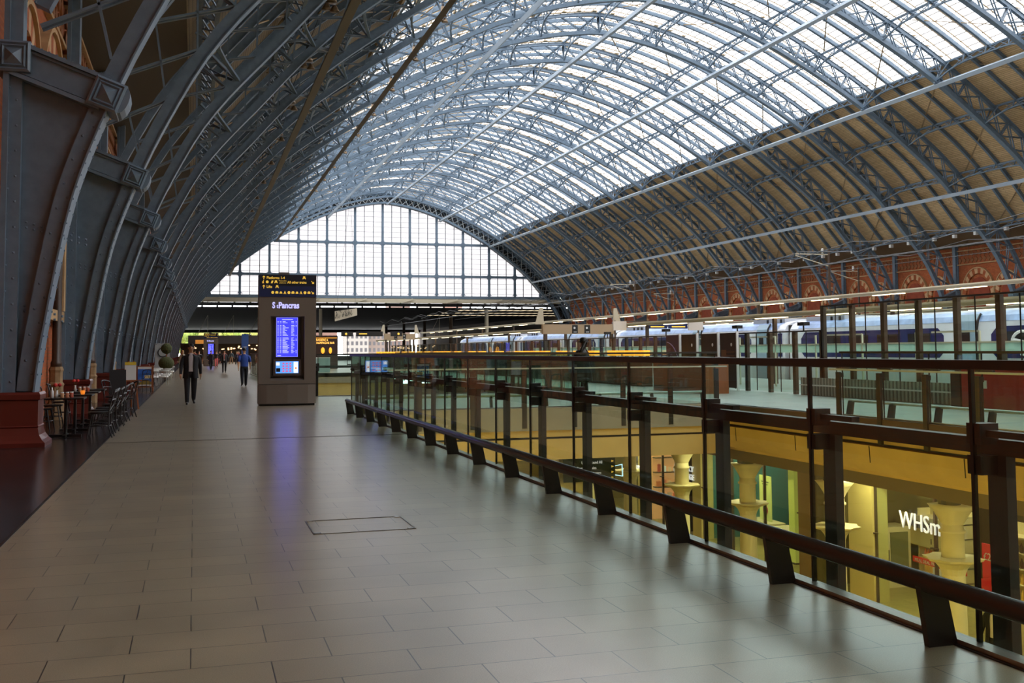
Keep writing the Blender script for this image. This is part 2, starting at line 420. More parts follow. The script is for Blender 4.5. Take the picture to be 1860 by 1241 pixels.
for k in range(NR):
    if k == 0: pr = pedestal(1).build('rib_pedestal', M_RED, loc=(0, Y0, 0))
    c = pr if k == 0 else pr.copy()
    if k: COL.objects.link(c)
    tag(c, 'dark red pedestal at the foot of a rib by the far brick wall', 'pedestal', 'pedestals along the far wall', loc=(0, Y0+BAY*k, 0))

# ------------------------------------------------------------------ rafters (three small ribs in each bay)
mb = MB(); SW = s_at_z(10.3)
for sg in (-1, 1):
    strip(mb, sg*(SW-1), 0, 50, 1.86, 2.16, -.035, .035); strip(mb, sg*(SW-1), 0, 50, 1.83, 1.86, -.11, .11)
raf = mb.build('roof_rafter', M_STEEL, cat='rafter')
KIN = ('first', 'second', 'third')
n_r = 0
for k in range(-1, NR-1):
    for j in range(3):
        c = raf if n_r == 0 else raf.copy()
        if n_r: COL.objects.link(c)
        c.location = (0, Y0+BAY*(k+(j+1)/4), 0)
        where = 'between the %s and %s iron ribs' % (ORD[k], ORD[k+1]) if k >= 0 else 'in front of the nearest iron rib'
        tag(c, 'slim blue-grey rafter, %s of three %s' % (KIN[j], where), 'rafter', 'rafters under the roof')
        n_r += 1

# ------------------------------------------------------------------ purlins (trussed, run the length of the hall)
STN = [0, 5.3, 10.6, 15.9, 21.2, 26.4, 31.5, 36.9]
YS, YE = Y0-BAY, Y0+BAY*(NR-1)
YB = Y0-BAY*5
def purlin(s, label, lowlights=False):
    t = thing('roof_purlin', label, 'purlin')
    def P(off, y, ds=0): a = prof(s+ds, off); return (a[0], y, a[1])
    mb = MB().bar(P(1.9, YS), P(1.9, YE), .16, .14); mb.build('top_chord', M_STEEL, t)
    bc = MB(); lt = MB(); br = MB()
    fr = [(0, .1), (.04, .35), (.12, .85), (.2, 1.12), (.3, 1.22), (.5, 1.26), (.7, 1.22), (.8, 1.12), (.88, .85), (.96, .35), (1, .1)]
    for k in range(-1, NR-1):
        y = Y0+BAY*k
        for (a, oa), (b, ob) in zip(fr, fr[1:]):
            bc.bar(P(oa, y+a*BAY), P(ob, y+b*BAY), .14, .09)
        nodes = [(.12, .85, .25), (.25, 1.2, .12), (.25, 1.2, .375), (.375, 1.24, .25), (.375, 1.24, .5), (.5, 1.26, .375), (.5, 1.26, .625), (.625, 1.24, .5), (.625, 1.24, .75), (.75, 1.2, .625), (.75, 1.2, .88), (.88, .85, .75)]
        for a, oa, b in nodes: lt.bar(P(oa, y+a*BAY), P(1.88, y+b*BAY), .05, .05)
        for a in (.25, .5, .75):
            for ds in (-.22, .22): lt.bar(P(1.24, y+a*BAY), P(1.9, y+a*BAY, ds), .09, .06)
        for sgn in (-1, 1): lt.bar(P(.3, y+.0), P(1.85, y+(.045*sgn)*BAY), .1, .08)
        if abs(s) < 36:
            d = 5.3 if s >= 0 else -5.3
            if k % 2: br.bar(P(2.02, y+.3), P(2.02, y+BAY-.3, d), .1, .05)
            else: br.bar(P(2.02, y+.3, d), P(2.02, y+BAY-.3), .1, .05)
    bc.build('bottom_chord', M_STEEL, t); lt.build('lattice', M_STEEL, t)
    if br.v: br.build('diagonal_brace', M_TAN, t)
    return t
names = ['first', 'second', 'third', 'fourth', 'fifth', 'sixth', 'lowest']
for i, s in enumerate(STN):
    if i == 0: purlin(0, 'trussed purlin along the very top of the arched roof')
    else:
        for sg in (-1, 1):
            side = 'over the walkway side' if sg < 0 else 'over the train side'
            lab = 'trussed blue-grey purlin %s, %s below the crown' % (side, names[i-1]) if i < 7 else 'lowest trussed purlin %s of the roof' % side
            purlin(sg*s, lab)
# service rails just below the ribs
RODS = [(-27.15, 15.1, 'second from the left, above the row of hanging lamps'), (-19.2, 21.4, ''), (-10.2, 25.8, ''), (.5, 28.5, ''), (10.4, 25.7, ''), (19.9, 21.2, ''), (28.2, 14.55, '')]
RL = ['brown-lit box rail low over the walkway side, beside the nearer lamp row', 'brown-lit box rail where boarding meets glass over the walkway side', 'pale box rail under the glass between walkway side and crown', 'pale box rail running under the crown of the glass roof', 'pale box rail under the glass between crown and train side', 'pale box rail where glass meets boarding over the train side', 'pale box rail low across the boarding over the train side']
for (d, z, _), lb in zip(RODS, RL):  # the two walkway-side rails have an olive-brown base colour
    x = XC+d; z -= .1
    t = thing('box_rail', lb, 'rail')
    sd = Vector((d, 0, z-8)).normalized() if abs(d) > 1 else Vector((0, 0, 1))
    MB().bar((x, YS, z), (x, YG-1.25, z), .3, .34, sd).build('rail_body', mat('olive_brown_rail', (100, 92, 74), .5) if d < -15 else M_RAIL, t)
    mb = MB()
    for k in range(NR):
        y = Y0+BAY*k; mb.bar((x, y, z), (x+sd.x*.7, y, z+sd.z*.7), .12, .12, (0, 1, 0)); mb.bar((x-.3, y-.0, z+.2), (x+.3, y, z+.2), .1, .08)
    mb.build('hanger', M_RAIL, t)

# ------------------------------------------------------------------ roof skins
def skin(s0, s1, n, off, th, name, m, **kw):
    me_v = []; me_f = []; uvs = []
    mb = MB(); strip(mb, s0, s1, n, off, off+th, YB, YG+.6)
    o = mb.build(name, m, **kw); me = o.data; uvl = me.uv_layers.new(name='uv')
    ss = [s0+(s1-s0)*i/n for i in range(n+1)]
    for p in me.polygons:
        for li in p.loop_indices:
            vi = me.loops[li].vertex_index; uvl.data[li].uv = (me.vertices[vi].co.y, ss[min(vi//4, n)])
    return o
for sg, nm in ((-1, 'ceiling_left'), (1, 'ceiling_right')):
    o = skin(sg*SGL, sg*(SW-.6), 24, 2.16, .1, nm, M_BOARD if sg > 0 else M_BOARD_SHADE, kind='structure')
    a = prof(sg*(SW-.6), 2.16); xe = XC+sg*36.3
    me = MB().add([(a[0], YB, a[1]), (a[0], YG+.6, a[1]), (xe, YG+.6, 10.95), (xe, YB, 10.95), (a[0], YB, a[1]+.12), (a[0], YG+.6, a[1]+.12), (xe, YG+.6, 11.1), (xe, YB, 11.1)], [(0, 1, 2, 3), (7, 6, 5, 4), (0, 4, 5, 1), (2, 6, 7, 3), (0, 3, 7, 4), (1, 5, 6, 2)])
    me.build(nm.replace('ceiling', 'ceiling_eaves'), M_BOARD if sg > 0 else M_BOARD_SHADE, kind='structure')
    mb = MB(); strip(mb, sg*(SGL-.25), sg*SGL, 1, 1.95, 2.3, YS, YG+.5); mb.build('trim_%d' % (1 if sg < 0 else 2), M_TAN, kind='structure')
# glazing bay
def glazing():
    g = MB(); bars = MB(); gut = MB(); nS = 46
    for q in range(4):
        y0, y1 = BAY*q/4+.1, BAY*(q+1)/4-.1
        strip(g, -SGL, SGL, nS, 2.3, 2.32, y0, y1)
        for i in range(int(2*SGL/.62)):
            s = -SGL+.62*(i+.5); a = prof(s, 2.27); b = prof(s, 2.27)
            bars.bar((a[0], y0, a[1]), (b[0], y1, b[1]), .06, .05)
        for yy, w_ in ((y0+.34, .08), (y0+.47, .05), (y1-.3, .06)):
            for sg in (-1, 1): strip(gut, 0, sg*SGL, 24, 2.1, 2.17, yy-w_/2, yy+w_/2)
        for i in range(int(2*SGL/1.3)):
            s = -SGL+1.3*(i+.5); a = prof(s, 2.12); gut.bar((a[0], y0-.05, a[1]), (a[0], y0+.4, a[1]), .35, .07)
    return g, bars, gut
g, bars, gut = glazing()
w0 = g.build('window_1', M_GLASSR, kind='structure'); w0.location = (0, Y0-BAY, 0)
bars.build('glazing_bar', mat('glazing_bar_paint', (130, 120, 106), .5), w0); gut.build('gutter_rail', mat('gutter_rail_paint', (150, 128, 92), .5), w0)
wt = proto_tree(w0)
for k in list(range(-5, -1))+list(range(0, NR-1)):
    c = dup(wt, (0, Y0+BAY*k, 0)); c.name = 'window_%d' % (k+8)

# ------------------------------------------------------------------ gable screen
def zin(x):  # intrados height at x
    d = abs(x-XC); return float(np.interp(d, DP[:, 0], DP[:, 1]))
gz0 = 11.35
gs = thing('window_40', None, None, kind='structure')
mul = MB(); mn = MB(); hb = MB()
MX = [22.65+5.05*n for n in range(-4, 9)]
for i, x in enumerate(MX):
    top = zin(x)
    if top > gz0+.3: mul.box(x-.2, x+.2, YG-.2, YG+.2, gz0, top)
    for j in (1, 2):
        xx = x+5.05*j/3; tp = zin(xx)
        if tp > gz0+.3 and xx < 64: mn.box(xx-.06, xx+.06, YG-.06, YG+.06, gz0, tp)
def xr(z):
    d = float(np.interp(-z, -DP[:, 1], DP[:, 0])); return XC-d, XC+d
for z, h in ((gz0+.15, .5), (15.4, .42), (21.35, .42)):
    a, b = xr(z); hb.box(a, b, YG-.25, YG+.25, z-h/2, z+h/2)
for z in np.arange(gz0+.9, 28, .93):
    a, b = xr(z); mn.box(a, b, YG-.02, YG+.02, z-.022, z+.022)
# rounded corner fillets
for x in MX:
    for z in (gz0+.4, 15.4, 21.35):
        if zin(x) > z+1:
            for sx in (-1, 1):
                for sz in ((1,) if z < 12 else (-1, 1)):
                    e = .2; zz = z+sz*.2
                    mul.prism([(x+sx*.2, zz), (x+sx*.55, zz), (x+sx*.3, zz+sz*.1), (x+sx*.2, zz+sz*.35)], 'y', YG-.2, YG+.2)
mul.build('mullion', M_STEEL, gs); mn.build('glazing_bar', mat('thin_grey_bar', (120, 126, 130), .5), gs); hb.build('transom', M_STEEL, gs)
xs = np.linspace(xr(gz0)[0], xr(gz0)[1], 80); pg = [(x, zin(x)) for x in xs]
MB().prism([(xs[0], gz0-.1)]+pg+[(xs[-1], gz0-.1)], 'y', YG+.06, YG+.08).build('pane', M_GLASSG, gs)
er = thing('end_rib', 'lattice end arch of white cross bars framing the great glazed gable', 'arched rib')
mb = MB(); SG0 = s_at_z(2)
for sg in (-1, 1):
    strip(mb, sg*SG0, 0, 60, -.05, .3, YG-1.1, YG-.4); strip(mb, sg*(SG0-4), 0, 60, 1.8, 2.2, YG-1.1, YG-.4)
mb.build('chord', M_STEEL, er)
mb = MB()
for sg in (-1, 1):
    n = 34
    for i in range(n):
        a, b = sg*38*i/n, sg*38*(i+1)/n
        A, B, C_, D = prof(a, .3), prof(b, 1.8), prof(a, 1.8), prof(b, .3)
        mb.bar((A[0], YG-.75, A[1]), (B[0], YG-.75, B[1]), .06, .12, (0, 1, 0)); mb.bar((C_[0], YG-.75, C_[1]), (D[0], YG-.75, D[1]), .06, .12, (0, 1, 0))
mb.build('lattice', mat('pale_lattice', (206, 208, 206), .5), er)
mb = MB()
for sg in (-1, 1): strip(mb, sg*SG0, 0, 50, -.02, 2.6, YG+.25, YG+.45)
mb.build('backing_plate', M_DARK, er)

# ------------------------------------------------------------------ brick side walls with pointed arches
def pointed(cy, w_, zs, h, n=9):
    pts = [(cy-w_/2, zs)]
    for i in range(1, n+1):
        u = i/n; pts.append((cy-w_/2*math.cos(u*PI/2)**.92, zs+h*math.sin(u*PI/2)))
    pts[-1] = (cy, zs+h)
    return pts+[(2*cy-a, b) for a, b in pts[-2::-1]]
M_DIA = mat('terracotta_diaper', (150, 96, 58), .8); M_DKW = mat('dark_window', (38, 34, 36), .2)
def wallbay(sg, xw, name, y0, idx):
    """one bay of arcading, standing proud of the wall"""
    side = 'far' if sg > 0 else 'near'
    t = thing(name, 'brick arcade bay with striped pointed arches on the %s wall, %s from the camera' % (side, ORD[idx]), 'arcade', (0, y0, 0))
    f = lambda a, b: (min(xw-sg*a, xw-sg*b), max(xw-sg*a, xw-sg*b))
    red = MB(); cr = MB(); ins = MB(); st = MB(); dia = MB()
    for cy, w_, zs, h in ((BAY*.70-.2, 3.3, 6.1, 2.3), (BAY*.27, 2.3, 6.0, 1.9)):
        cy_ = cy; inn = pointed(cy_, w_, zs, h); out = pointed(cy_, w_+.9, zs, h+.5)
        m = len(inn); x0, x1 = f(.0, .16)
        for i in range(m-1):
            q = [inn[i], inn[i+1], out[i+1], out[i]]
            (cr if i % 2 else red).prism(q, 'x', x0, x1)
        ol = pointed(cy_, w_+1.05, zs, h+.6)
        for i in range(m-1): st.prism([out[i], out[i+1], ol[i+1], ol[i]], 'x', *f(0, .24))
        ins.prism(pointed(cy_, w_-.5, zs, h-.35), 'x', *f(0, .05))
        for s_ in (-1, 1): st.box(*f(0, .3), cy_+s_*(w_/2+.22)-.16, cy_+s_*(w_/2+.22)+.16, 2.6, zs); st.box(*f(0, .36), cy_+s_*(w_/2+.22)-.24, cy_+s_*(w_/2+.22)+.24, zs-.3, zs)
        ins.box(*f(0, .05), cy_-w_/2+.25, cy_+w_/2-.25, 2.6, zs)
        if w_ > 3: cr.box(*f(0, .09), cy_-w_/2+.1, cy_+w_/2-.1, 3.0, 4.3)
    for z in (9.3, 10.6): st.box(*f(0, .14), .2, BAY-.2, z, z+.1)
    st.box(*f(0, .22), .2, BAY-.2, 2.35, 2.6)
    for j in range(16):
        for r in range(2):
            y = .5+j*.53; z = 9.42+r*.58; x0, x1 = f(0, .06)
            dia.prism([(y-.24, z+.33), (y, z+.58), (y+.24, z+.31), (y, z+.04)], 'x', x0, x1)
    red.build('voussoir', M_BRICK, t); cr.build('stone_voussoir', M_STONEL, t); st.build('stone_moulding', M_STONE, t)
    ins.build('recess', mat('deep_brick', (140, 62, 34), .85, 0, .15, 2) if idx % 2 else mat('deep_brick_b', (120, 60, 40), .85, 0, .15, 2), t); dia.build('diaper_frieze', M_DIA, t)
    return t
MB().box(XC+36.12, XC+36.7, YB, YG, -1.2, 11).build('wall_right', M_BRICK, kind='structure')
MB().box(XC-38, XC+38, YB-.6, YB, -6, 31).build('wall_back', mat('back_stone', (84, 78, 72), .8), kind='structure')
MB().box(XC-36.7, XC-36.25, YB, YG, -.2, 11).build('wall_left', M_BRICK, kind='structure')
xr_, xl_ = XC+36.12, XC-36.25
pr = [wallbay(1, xr_, 'brick_arcade', Y0+BAY*k, k) for k in (3,)][0]; prt = proto_tree(pr)
for k in range(4, 19): dup(prt, (0, Y0+BAY*k, 0), label='brick arcade bay with striped pointed arches on the far wall, %s along it' % ORD[k-3])
pr['label'] = 'brick arcade bay with striped pointed arches on the far wall, first along it'
pq = wallbay(-1, xl_, 'brick_arcade', Y0, 0); pq['label'] = 'brick arcade bay glimpsed behind the nearest iron rib foot'; pqt = proto_tree(pq)
for k in range(1, 6): dup(pqt, (0, Y0+BAY*k, 0), label='brick arcade bay glimpsed behind the %s iron rib foot' % ORD[k])
# engaged stone shafts by the near wall
def shaft():
    t = thing('wall_shaft', 'x', 'column')
    MB().lathe([(.13, 1.25), (.13, 1.35), (.1, 1.42), (.1, 6.6), (.16, 6.9)], (0, 0, 0), 14).build('shaft', mat('dark_marble', (70, 52, 40), .35, 0, .2, 5), t, True)
    MB().lathe([(.2, .0), (.2, .35), (.17, .42), (.17, .78), (.19, .84), (.15, .9), (.15, 1.12), (.17, 1.18), (.14, 1.26)], (0, 0, 0), 8).build('base', mat('worn_stone', (150, 120, 84), .8, 0, .2, 6), t)
    return t
s0 = shaft(); s0.location = (xl_+.2, 27.1, 0); s0['label'] = 'dark marble shaft on a stone base, seen right of the nearest rib'
st0 = proto_tree(s0)
for k in range(1, 6): dup(st0, (xl_+.2, 27.1+BAY*k, 0), label='dark marble shaft on a stone base behind the %s rib foot' % ORD[k])


# ------------------------------------------------------------------ floors and openings
def slab(n, m, *b, **k): return MB().box(*b).build(n, m, kind='structure', **k)
VX0, VX1, VY1, V2A, V2B = 4.0, 14.6, 27.4, 37.6, 79.0
slab('floor', M_FLOOR, -1.5, VX0, YB, 190, -.3, 0)
slab('floor_border', M_BORDER, -3.36, -1.5, YB, 190, -.3, -.001)
slab('floor_bridge', M_FLOOR, VX0, VX1, VY1, V2A, -.25, 0)
slab('floor_far', M_FLOOR, VX0, VX1, V2B, 190, -.3, 0)
slab('floor_right', M_FLOORF, VX1, 29.2, YB, 190, -.25, 0)
slab('floor_end', mat('end_platform', (70, 64, 58), .6), -20, 90, 190, 440, -.3, -.002)
slab('floor_tracks', mat('track_ballast', (84, 76, 68), .9, 0, .2, 8), 29.2, XC+36.1, YB, 190, -1.5, -1.2)
slab('floor_platform', M_FLOORF, 33.4, 41, YB, 190, -1.2, 0)
slab('floor_platform_far', M_FLOORF, 52, XC+36.1, YB, 190, -1.2, 0)
MB().box(-1.5, 3.9, 19.72, 19.77, 0, .004).build('trim_3', mat('joint_metal', (90, 84, 78), .35, .8), kind='structure')
MB().box(-1.515, -1.49, YB, 190, 0, .004).build('trim_4', mat('joint_dark', (28, 25, 24), .4), kind='structure')
h = thing('access_hatch', 'tiled rectangular access cover with thin metal rim set in the walkway', 'access cover', (1.0, 9.23, 0))
mb = MB()
for b in ((0, .9, 0, .012), (0, .9, .73, .742), (0, .012, 0, .742), (.888, .9, 0, .742)): mb.box(b[0], b[1], b[2], b[3], 0, .004)
mb.build('metal_rim', mat('worn_metal', (120, 112, 102), .3, .9), h)
mb = MB()
for x, y in ((.04, .04), (.86, .04), (.04, .7), (.86, .7)): mb.box(x-.03, x+.03, y-.02, y+.02, .0, .006)
mb.build('corner_key', mat('bright_metal', (220, 216, 208), .2, .9), h)

# ------------------------------------------------------------------ fascias around the well
slab('trim_5', M_CONC, VX0, VX1, VY1-.06, VY1, -.62, 0)
slab('trim_6', M_YEL, VX0, VX1, VY1+.0, VY1+.2, -.8, -.62)
slab('trim_7', M_DARK, VX0, VX1, VY1+.12, VY1+.3, -.9, -.8)
slab('trim_8', M_YEL, VX0, VX1, VY1-.02, VY1+.4, -1.42, -.86)
slab('trim_9', M_BRONZE, VX1-.06, VX1+.2, -6, VY1, -.34, 0)
slab('trim_10', M_YEL, VX1+.1, VX1+.3, -6, VY1, -.56, -.34)
slab('trim_11', M_DARK, VX1+.2, VX1+.3, -6, VY1, -.62, -.56)
me = MB().prism([(VX1-.02, -.62), (VX1+.5, -.62), (VX1+.5, -1.25), (VX1+.28, -1.25), (VX1+.0, -1.0)], 'y', -6, VY1)
me.build('trim_12', M_YEL, kind='structure')
mb = MB()
for y in np.arange(-4, VY1, 3.05): mb.prism([(VX1-.03, -.62), (VX1+.1, -.62), (VX1+.1, -1.0), (VX1-.008, -1.0)], 'y', y-.012, y+.012)
mb.build('trim_13', M_DARK, kind='structure')
slab('ceiling_undercroft', M_YEL, VX1+.5, 24, -6, V2B+6, -1.35, -1.25)
slab('ceiling_underbridge', M_YEL, VX0, VX1+.5, VY1+.4, V2A-.4, -1.45, -1.35)
slab('trim_14', mat('grey_fascia', (118, 104, 78), .8), 15.6, 15.8, -6, V2B, -1.74, -1.35)
slab('trim_15', M_YEL, VX0, VX1, V2A-.3, V2A, -1.42, -.3); slab('trim_16', M_CONC, VX0, VX1, V2B, V2B+.1, -.75, 0); slab('trim_17', M_YEL, VX0, VX1, V2B+.1, V2B+.3, -1.9, -.75)
slab('floor_hall', M_HALL, 1.5, 26, -8, 100, -5.6, -5.4)
slab('wall_under', M_YEL, 2.6, 2.8, -8, 100, -5.4, -.3); slab('wall_under_end', M_YEL, 2.6, 26, 92, 92.3, -5.4, -1.3); slab('wall_under_near', M_YEL, 2.6, 26, -8, -7.8, -5.4, -.3)

# ------------------------------------------------------------------ balustrades
JY0, JD = 4.64, 1.5325
def balustrade(label, A, B, n, nv, m=M_GLASSB, h=1.5, posts=True, far=False):
    MR = mat('bright_steel', (206, 210, 206), .25, .3) if far else M_BROWN
    """from A along to B in n panes; nv = unit vector towards the well"""
    t = thing('glass_balustrade', label, 'balustrade'); A = Vector(A); B = Vector(B); nv = Vector(nv); d = (B-A); st_ = d/n; u = d.normalized(); Z = Vector((0, 0, 1))
    def blk(mb, c, a, b_, z0, z1):  # half extents along u, nv
        mb.add([c+u*(i*a)+nv*(j*b_)+Z*z for z in (z0, z1) for i, j in ((-1, -1), (1, -1), (1, 1), (-1, 1))], [(0, 3, 2, 1), (4, 5, 6, 7), (0, 1, 5, 4), (1, 2, 6, 5), (2, 3, 7, 6), (3, 0, 4, 7)])
    for i in range(n):
        mb = MB(); blk(mb, A+st_*(i+.5), st_.length/2-.008, .008, .01, h-.03); mb.build('glass_pane', m, t)
    for i in range(n+1):
        c = A+st_*i
        if posts: mb = MB(); blk(mb, c+nv*.14-u*.04, .068, .03, -.55, 1.02); mb.build('post', M_BROWN, t)
        mb = MB(); blk(mb, c+nv*.06, .05, .06, 1.06, 1.17); blk(mb, c+nv*.06, .05, .06, .9, 1.0); blk(mb, c+nv*.07-u*.22, .18, .03, 1.1, 1.135); mb.build('clamp', M_BROWN, t)
        mb = MB(); blk(mb, c, .011, .012, .0, h-.02); mb.build('joint', M_BLACK, t)
    mid = A+d/2
    mb = MB(); blk(mb, mid, d.length/2+.05, .045, h-.045, h+.005); mb.build('top_rail', M_BROWN, t)
    mb = MB(); blk(mb, mid+nv*.15, d.length/2+.3, .04 if not far else .025, 1.0 if not far else 1.06, 1.085 if not far else 1.1); mb.build('mid_rail', MR, t)
    mb = MB(); blk(mb, mid-nv*.025, d.length/2, .05, .0, .03); mb.build('base_channel', mat('brushed_channel', (150, 146, 136), .35, .6), t)
    mb = MB(); blk(mb, mid-nv*.085, d.length/2, .012, .0, .008); mb.build('shadow_gap', M_BLACK, t)
    return t
def bumper(label, A, B, n, nv, far=False):
    t = thing('low_rail', label, 'rail'); A = Vector(A); B = Vector(B); nv = Vector(nv); d = B-A; u = d.normalized(); Z = Vector((0, 0, 1))
    MB().tube([A-nv*.25-u*.25+Z*.335, B-nv*.25+u*.1+Z*.335], .052 if not far else .035, 16).build('rail_tube', mat('bright_steel', (206, 210, 206), .25, .3) if far else mat('bronze_rail', (52, 48, 46), .24, .0), t, True)
    for i in range(n+1):
        c = A+d*i/n; mb = MB(); P = [(-.07, 0), (-.25, 0), (-.30, .33), (-.14, .33)]
        v = [c+nv*a+Z*z+u*e for e in (-.03, .01) for a, z in P]
        mb.add(v, [(0, 1, 2, 3), (7, 6, 5, 4)]+[(i_, i_+4, (i_+1) % 4+4, (i_+1) % 4) for i_ in range(4)]); mb.build('splayed_foot', M_BROWN, t)
    return t
ya, nb = JY0-4*JD, 19
balustrade('glass balustrade with dark rails along the walkway edge of the open well', (3.96, ya, 0), (3.96, ya+nb*JD, 0), nb, (1, 0, 0))
bumper('dark bronze bumper rail on splayed feet beside the walkway glass', (3.96, ya, 0), (3.96, ya+(nb-1)*JD+.5, 0), nb-1, (1, 0, 0))
ye = ya+nb*JD
VYB = VY1+.1
balustrade('glass balustrade across the far end of the open well', (4.3, VYB, 0), (14.5, VYB, 0), 7, (0, -1, 0), far=True)
bumper('bumper rail behind the end glass of the open well', (4.6, VYB+.02, 0), (14.2, VYB+.02, 0), 6, (0, -1, 0), far=True)
balustrade('glass balustrade on the train side of the open well', (14.68, ya, 0), (14.68, ya+15*JD, 0), 15, (-1, 0, 0), far=True)
bumper('bumper rail behind the glass on the train side of the well', (14.68, ya, 0), (14.68, ya+15*JD, 0), 15, (-1, 0, 0), far=True)
balustrade('glass balustrade along the walkway beyond the information pillar', (3.96, 40, 0), (3.96, 79, 0), 20, (1, 0, 0))
balustrade('glass balustrade on the bridge edge behind the information pillar', (4.2, V2A, 0), (14.4, V2A, 0), 7, (0, 1, 0))
balustrade('glass balustrade of the second well, on the train side', (14.68, 39, 0), (14.68, 79, 0), 20, (-1, 0, 0))

# ------------------------------------------------------------------ information pillar
def pillar(label, loc, full=True):
    t = thing('information_pillar', label, 'information pillar', loc); K = mat('pillar_bronze', (112, 101, 91), .42, .2)
    W = .83; mb = MB()
    mb.prism([(-W, .3), (-W, -.22), (-.6, -.27), (0, -.3), (.6, -.27), (W, -.22), (W, .3)], 'z', .06, .62)
    mb.build('plinth', K, t)
    mb = MB().box(-W+.03, W-.03, -.2, .28, 0, .06).box(-W+.01, W-.01, -.2, .28, .62, .635); mb.build('shadow_gap', M_BLACK, t)
    mb = MB()
    mb.box(-W, -.49, -.24, .3, .635, 3.2); mb.box(.49, W, -.24, .3, .635, 3.2); mb.box(-.49, .49, -.24, .3, 2.63, 3.2)
    mb.box(-.49, .49, -.24, .3, .635, .74); mb.box(-.49, .49, .0, .3, .74, 2.63)
    mb.add([(-.49, -.24, .74), (.49, -.24, .74), (.49, 0, .84), (-.49, 0, .84)], [(0, 1, 2, 3)])
    mb.build('body', K, t)
    MB().box(-.42, .42, -.03, -.001, .86, 2.6).build('recess_panel', mat('recess_dark', (52, 42, 38), .4, .3), t)
    MB().box(-W, W, -.26, .3, 3.2, 3.86).build('sign_box', M_BLUE, t)
    MB().box(-W+.0, W, -.262, -.259, 3.52, 3.862).build('sign_dark_band', mat('sign_navy', (16, 20, 40), .4), t)
    MB().box(-.25, .05, -.1, .1, 3.86, 3.94).build('cap_box', K, t)
    s1 = MB().box(-.315, .315, -.05, -.03, 1.43, 2.6).build('timetable_screen', mat('screen_edge', (150, 150, 250), .4, emit=(130, 130, 250), es=.8), t)
    MB().box(-.3, .3, -.055, -.05, 1.445, 2.585).build('screen_face', mat('screen_blue', (40, 40, 210), .3, emit=(60, 62, 236), es=1.0), s1)
    M_T = mat('screen_text', (190, 190, 250), .5, emit=(190, 196, 255), es=1.0)
    mb = MB(); rr = random.Random(3)
    mb.box(-.15, .17, -.06, -.054, 2.53, 2.545)
    for i in range(26):
        z = 2.47-i*.037
        if i in (2, 12): continue
        mb.box(-.28, -.245, -.06, -.054, z, z+.012); mb.box(-.21, -.165, -.06, -.054, z, z+.012)
        mb.box(-.13, -.13+rr.uniform(.05, .2), -.06, -.054, z, z+.014); mb.box(.12, .12+rr.uniform(.05, .1), -.06, -.054, z, z+.012)
        if rr.random() < .5: mb.box(.25, .28, -.06, -.054, z, z+.012)
    mb.box(-.28, -.17, -.06, -.054, 1.465, 1.48)
    mb.build('timetable_text', M_T, s1)
    s2 = MB().box(-.4, .4, -.16, -.02, .88, 1.36).build('touch_screen_frame', mat('screen_frame', (88, 72, 66), .4, .3), t)
    MB().box(-.33, .33, -.165, -.16, .95, 1.3).build('touch_screen', mat('screen_sky', (70, 130, 220), .3, emit=(90, 150, 235), es=.9), s2)
    mb = MB().box(.19, .31, -.17, -.164, .96, 1.28).box(-.32, -.22, -.17, -.164, 1.18, 1.27); mb.build('screen_panel', mat('screen_white', (230, 230, 240), .4, emit=(230, 232, 245), es=.9), s2)
    MB().box(-.32, -.2, -.171, -.166, .99, 1.1).build('screen_photo', M_BLACK, s2)
    mb = MB()
    for i in range(3):
        for j in range(4): mb.cbox((-.11+i*.1, -.168, 1.235-j*.075), (.06, .006, .045))
    mb.build('screen_icon', mat('screen_icon_red', (200, 90, 120), .4, emit=(190, 90, 130), es=.8), s2)
    mb = MB().ball((.25, -.17, 1.1), .03, 8, 5); mb.build('screen_dot', mat('screen_orange', (220, 120, 50), .4, emit=(220, 120, 50), es=.8), s2)
    M_L = mat('sign_lilac', (190, 190, 245), .5, emit=(190, 188, 250), es=.75)
    text('sign_letter_s', 'S', .25, (-.45, -.25, 2.87), FRONT, M_L, t, .01, sx=.72, bold=.008)
    text('sign_letter_t', 't', .17, (-.325, -.25, 2.87), FRONT, M_L, t, .01, sx=.8, bold=.004)
    text('sign_letters', 'Pancras', .25, (-.27, -.25, 2.87), FRONT, M_L, t, .01, sx=.78, bold=.008)
    def arrow(mb, x, z, r, ang):
        ca, sa = math.cos(ang), math.sin(ang); tr = lambda p: (x+p[0]*ca-p[1]*sa, z+p[0]*sa+p[1]*ca)
        for poly in ([(-r*.15, -r), (r*.15, -r), (r*.15, r*.6), (-r*.15, r*.6)], [(0, r), (-r*.75, r*.2), (-r*.45, r*.05), (0, r*.55), (r*.45, r*.05), (r*.75, r*.2)]):
            mb.prism([tr(p) for p in poly][::-1], 'y', -.272, -.262)
    mb = MB(); arrow(mb, -.7, 3.77, .055, 0); arrow(mb, -.7, 3.5, .055, 0); arrow(mb, .72, 3.635, .055, -.75*PI); arrow(mb, .72, 3.33, .055, -.75*PI)
    # pictograms
    mb.box(-.745, -.73, -.272, -.262, 3.62, 3.66); mb.box(-.745, -.7, -.272, -.262, 3.6, 3.615); mb.box(-.715, -.7, -.272, -.262, 3.6, 3.69)
    def disc(x, z, r, inner=0):
        mb.add([(x+r*math.cos(a), -.27, z+r*math.sin(a)) for a in [2*PI*i/14 for i in range(14)]], [tuple(range(14))])
    disc(-.6, 3.64, .042); mb.prism([(-.5, 3.6), (-.45, 3.6), (-.42, 3.68), (-.47, 3.68)], 'y', -.272, -.262); 
    for x, z in ((-.35, 3.64), (.47, 3.77), (-.315, 3.5)): mb.box(x-.03, x+.03, -.272, -.262, z-.02, z+.045); mb.box(x-.045, x-.03, -.272, -.262, z-.04, z+.0); mb.box(x+.03, x+.045, -.272, -.262, z-.04, z+.0)
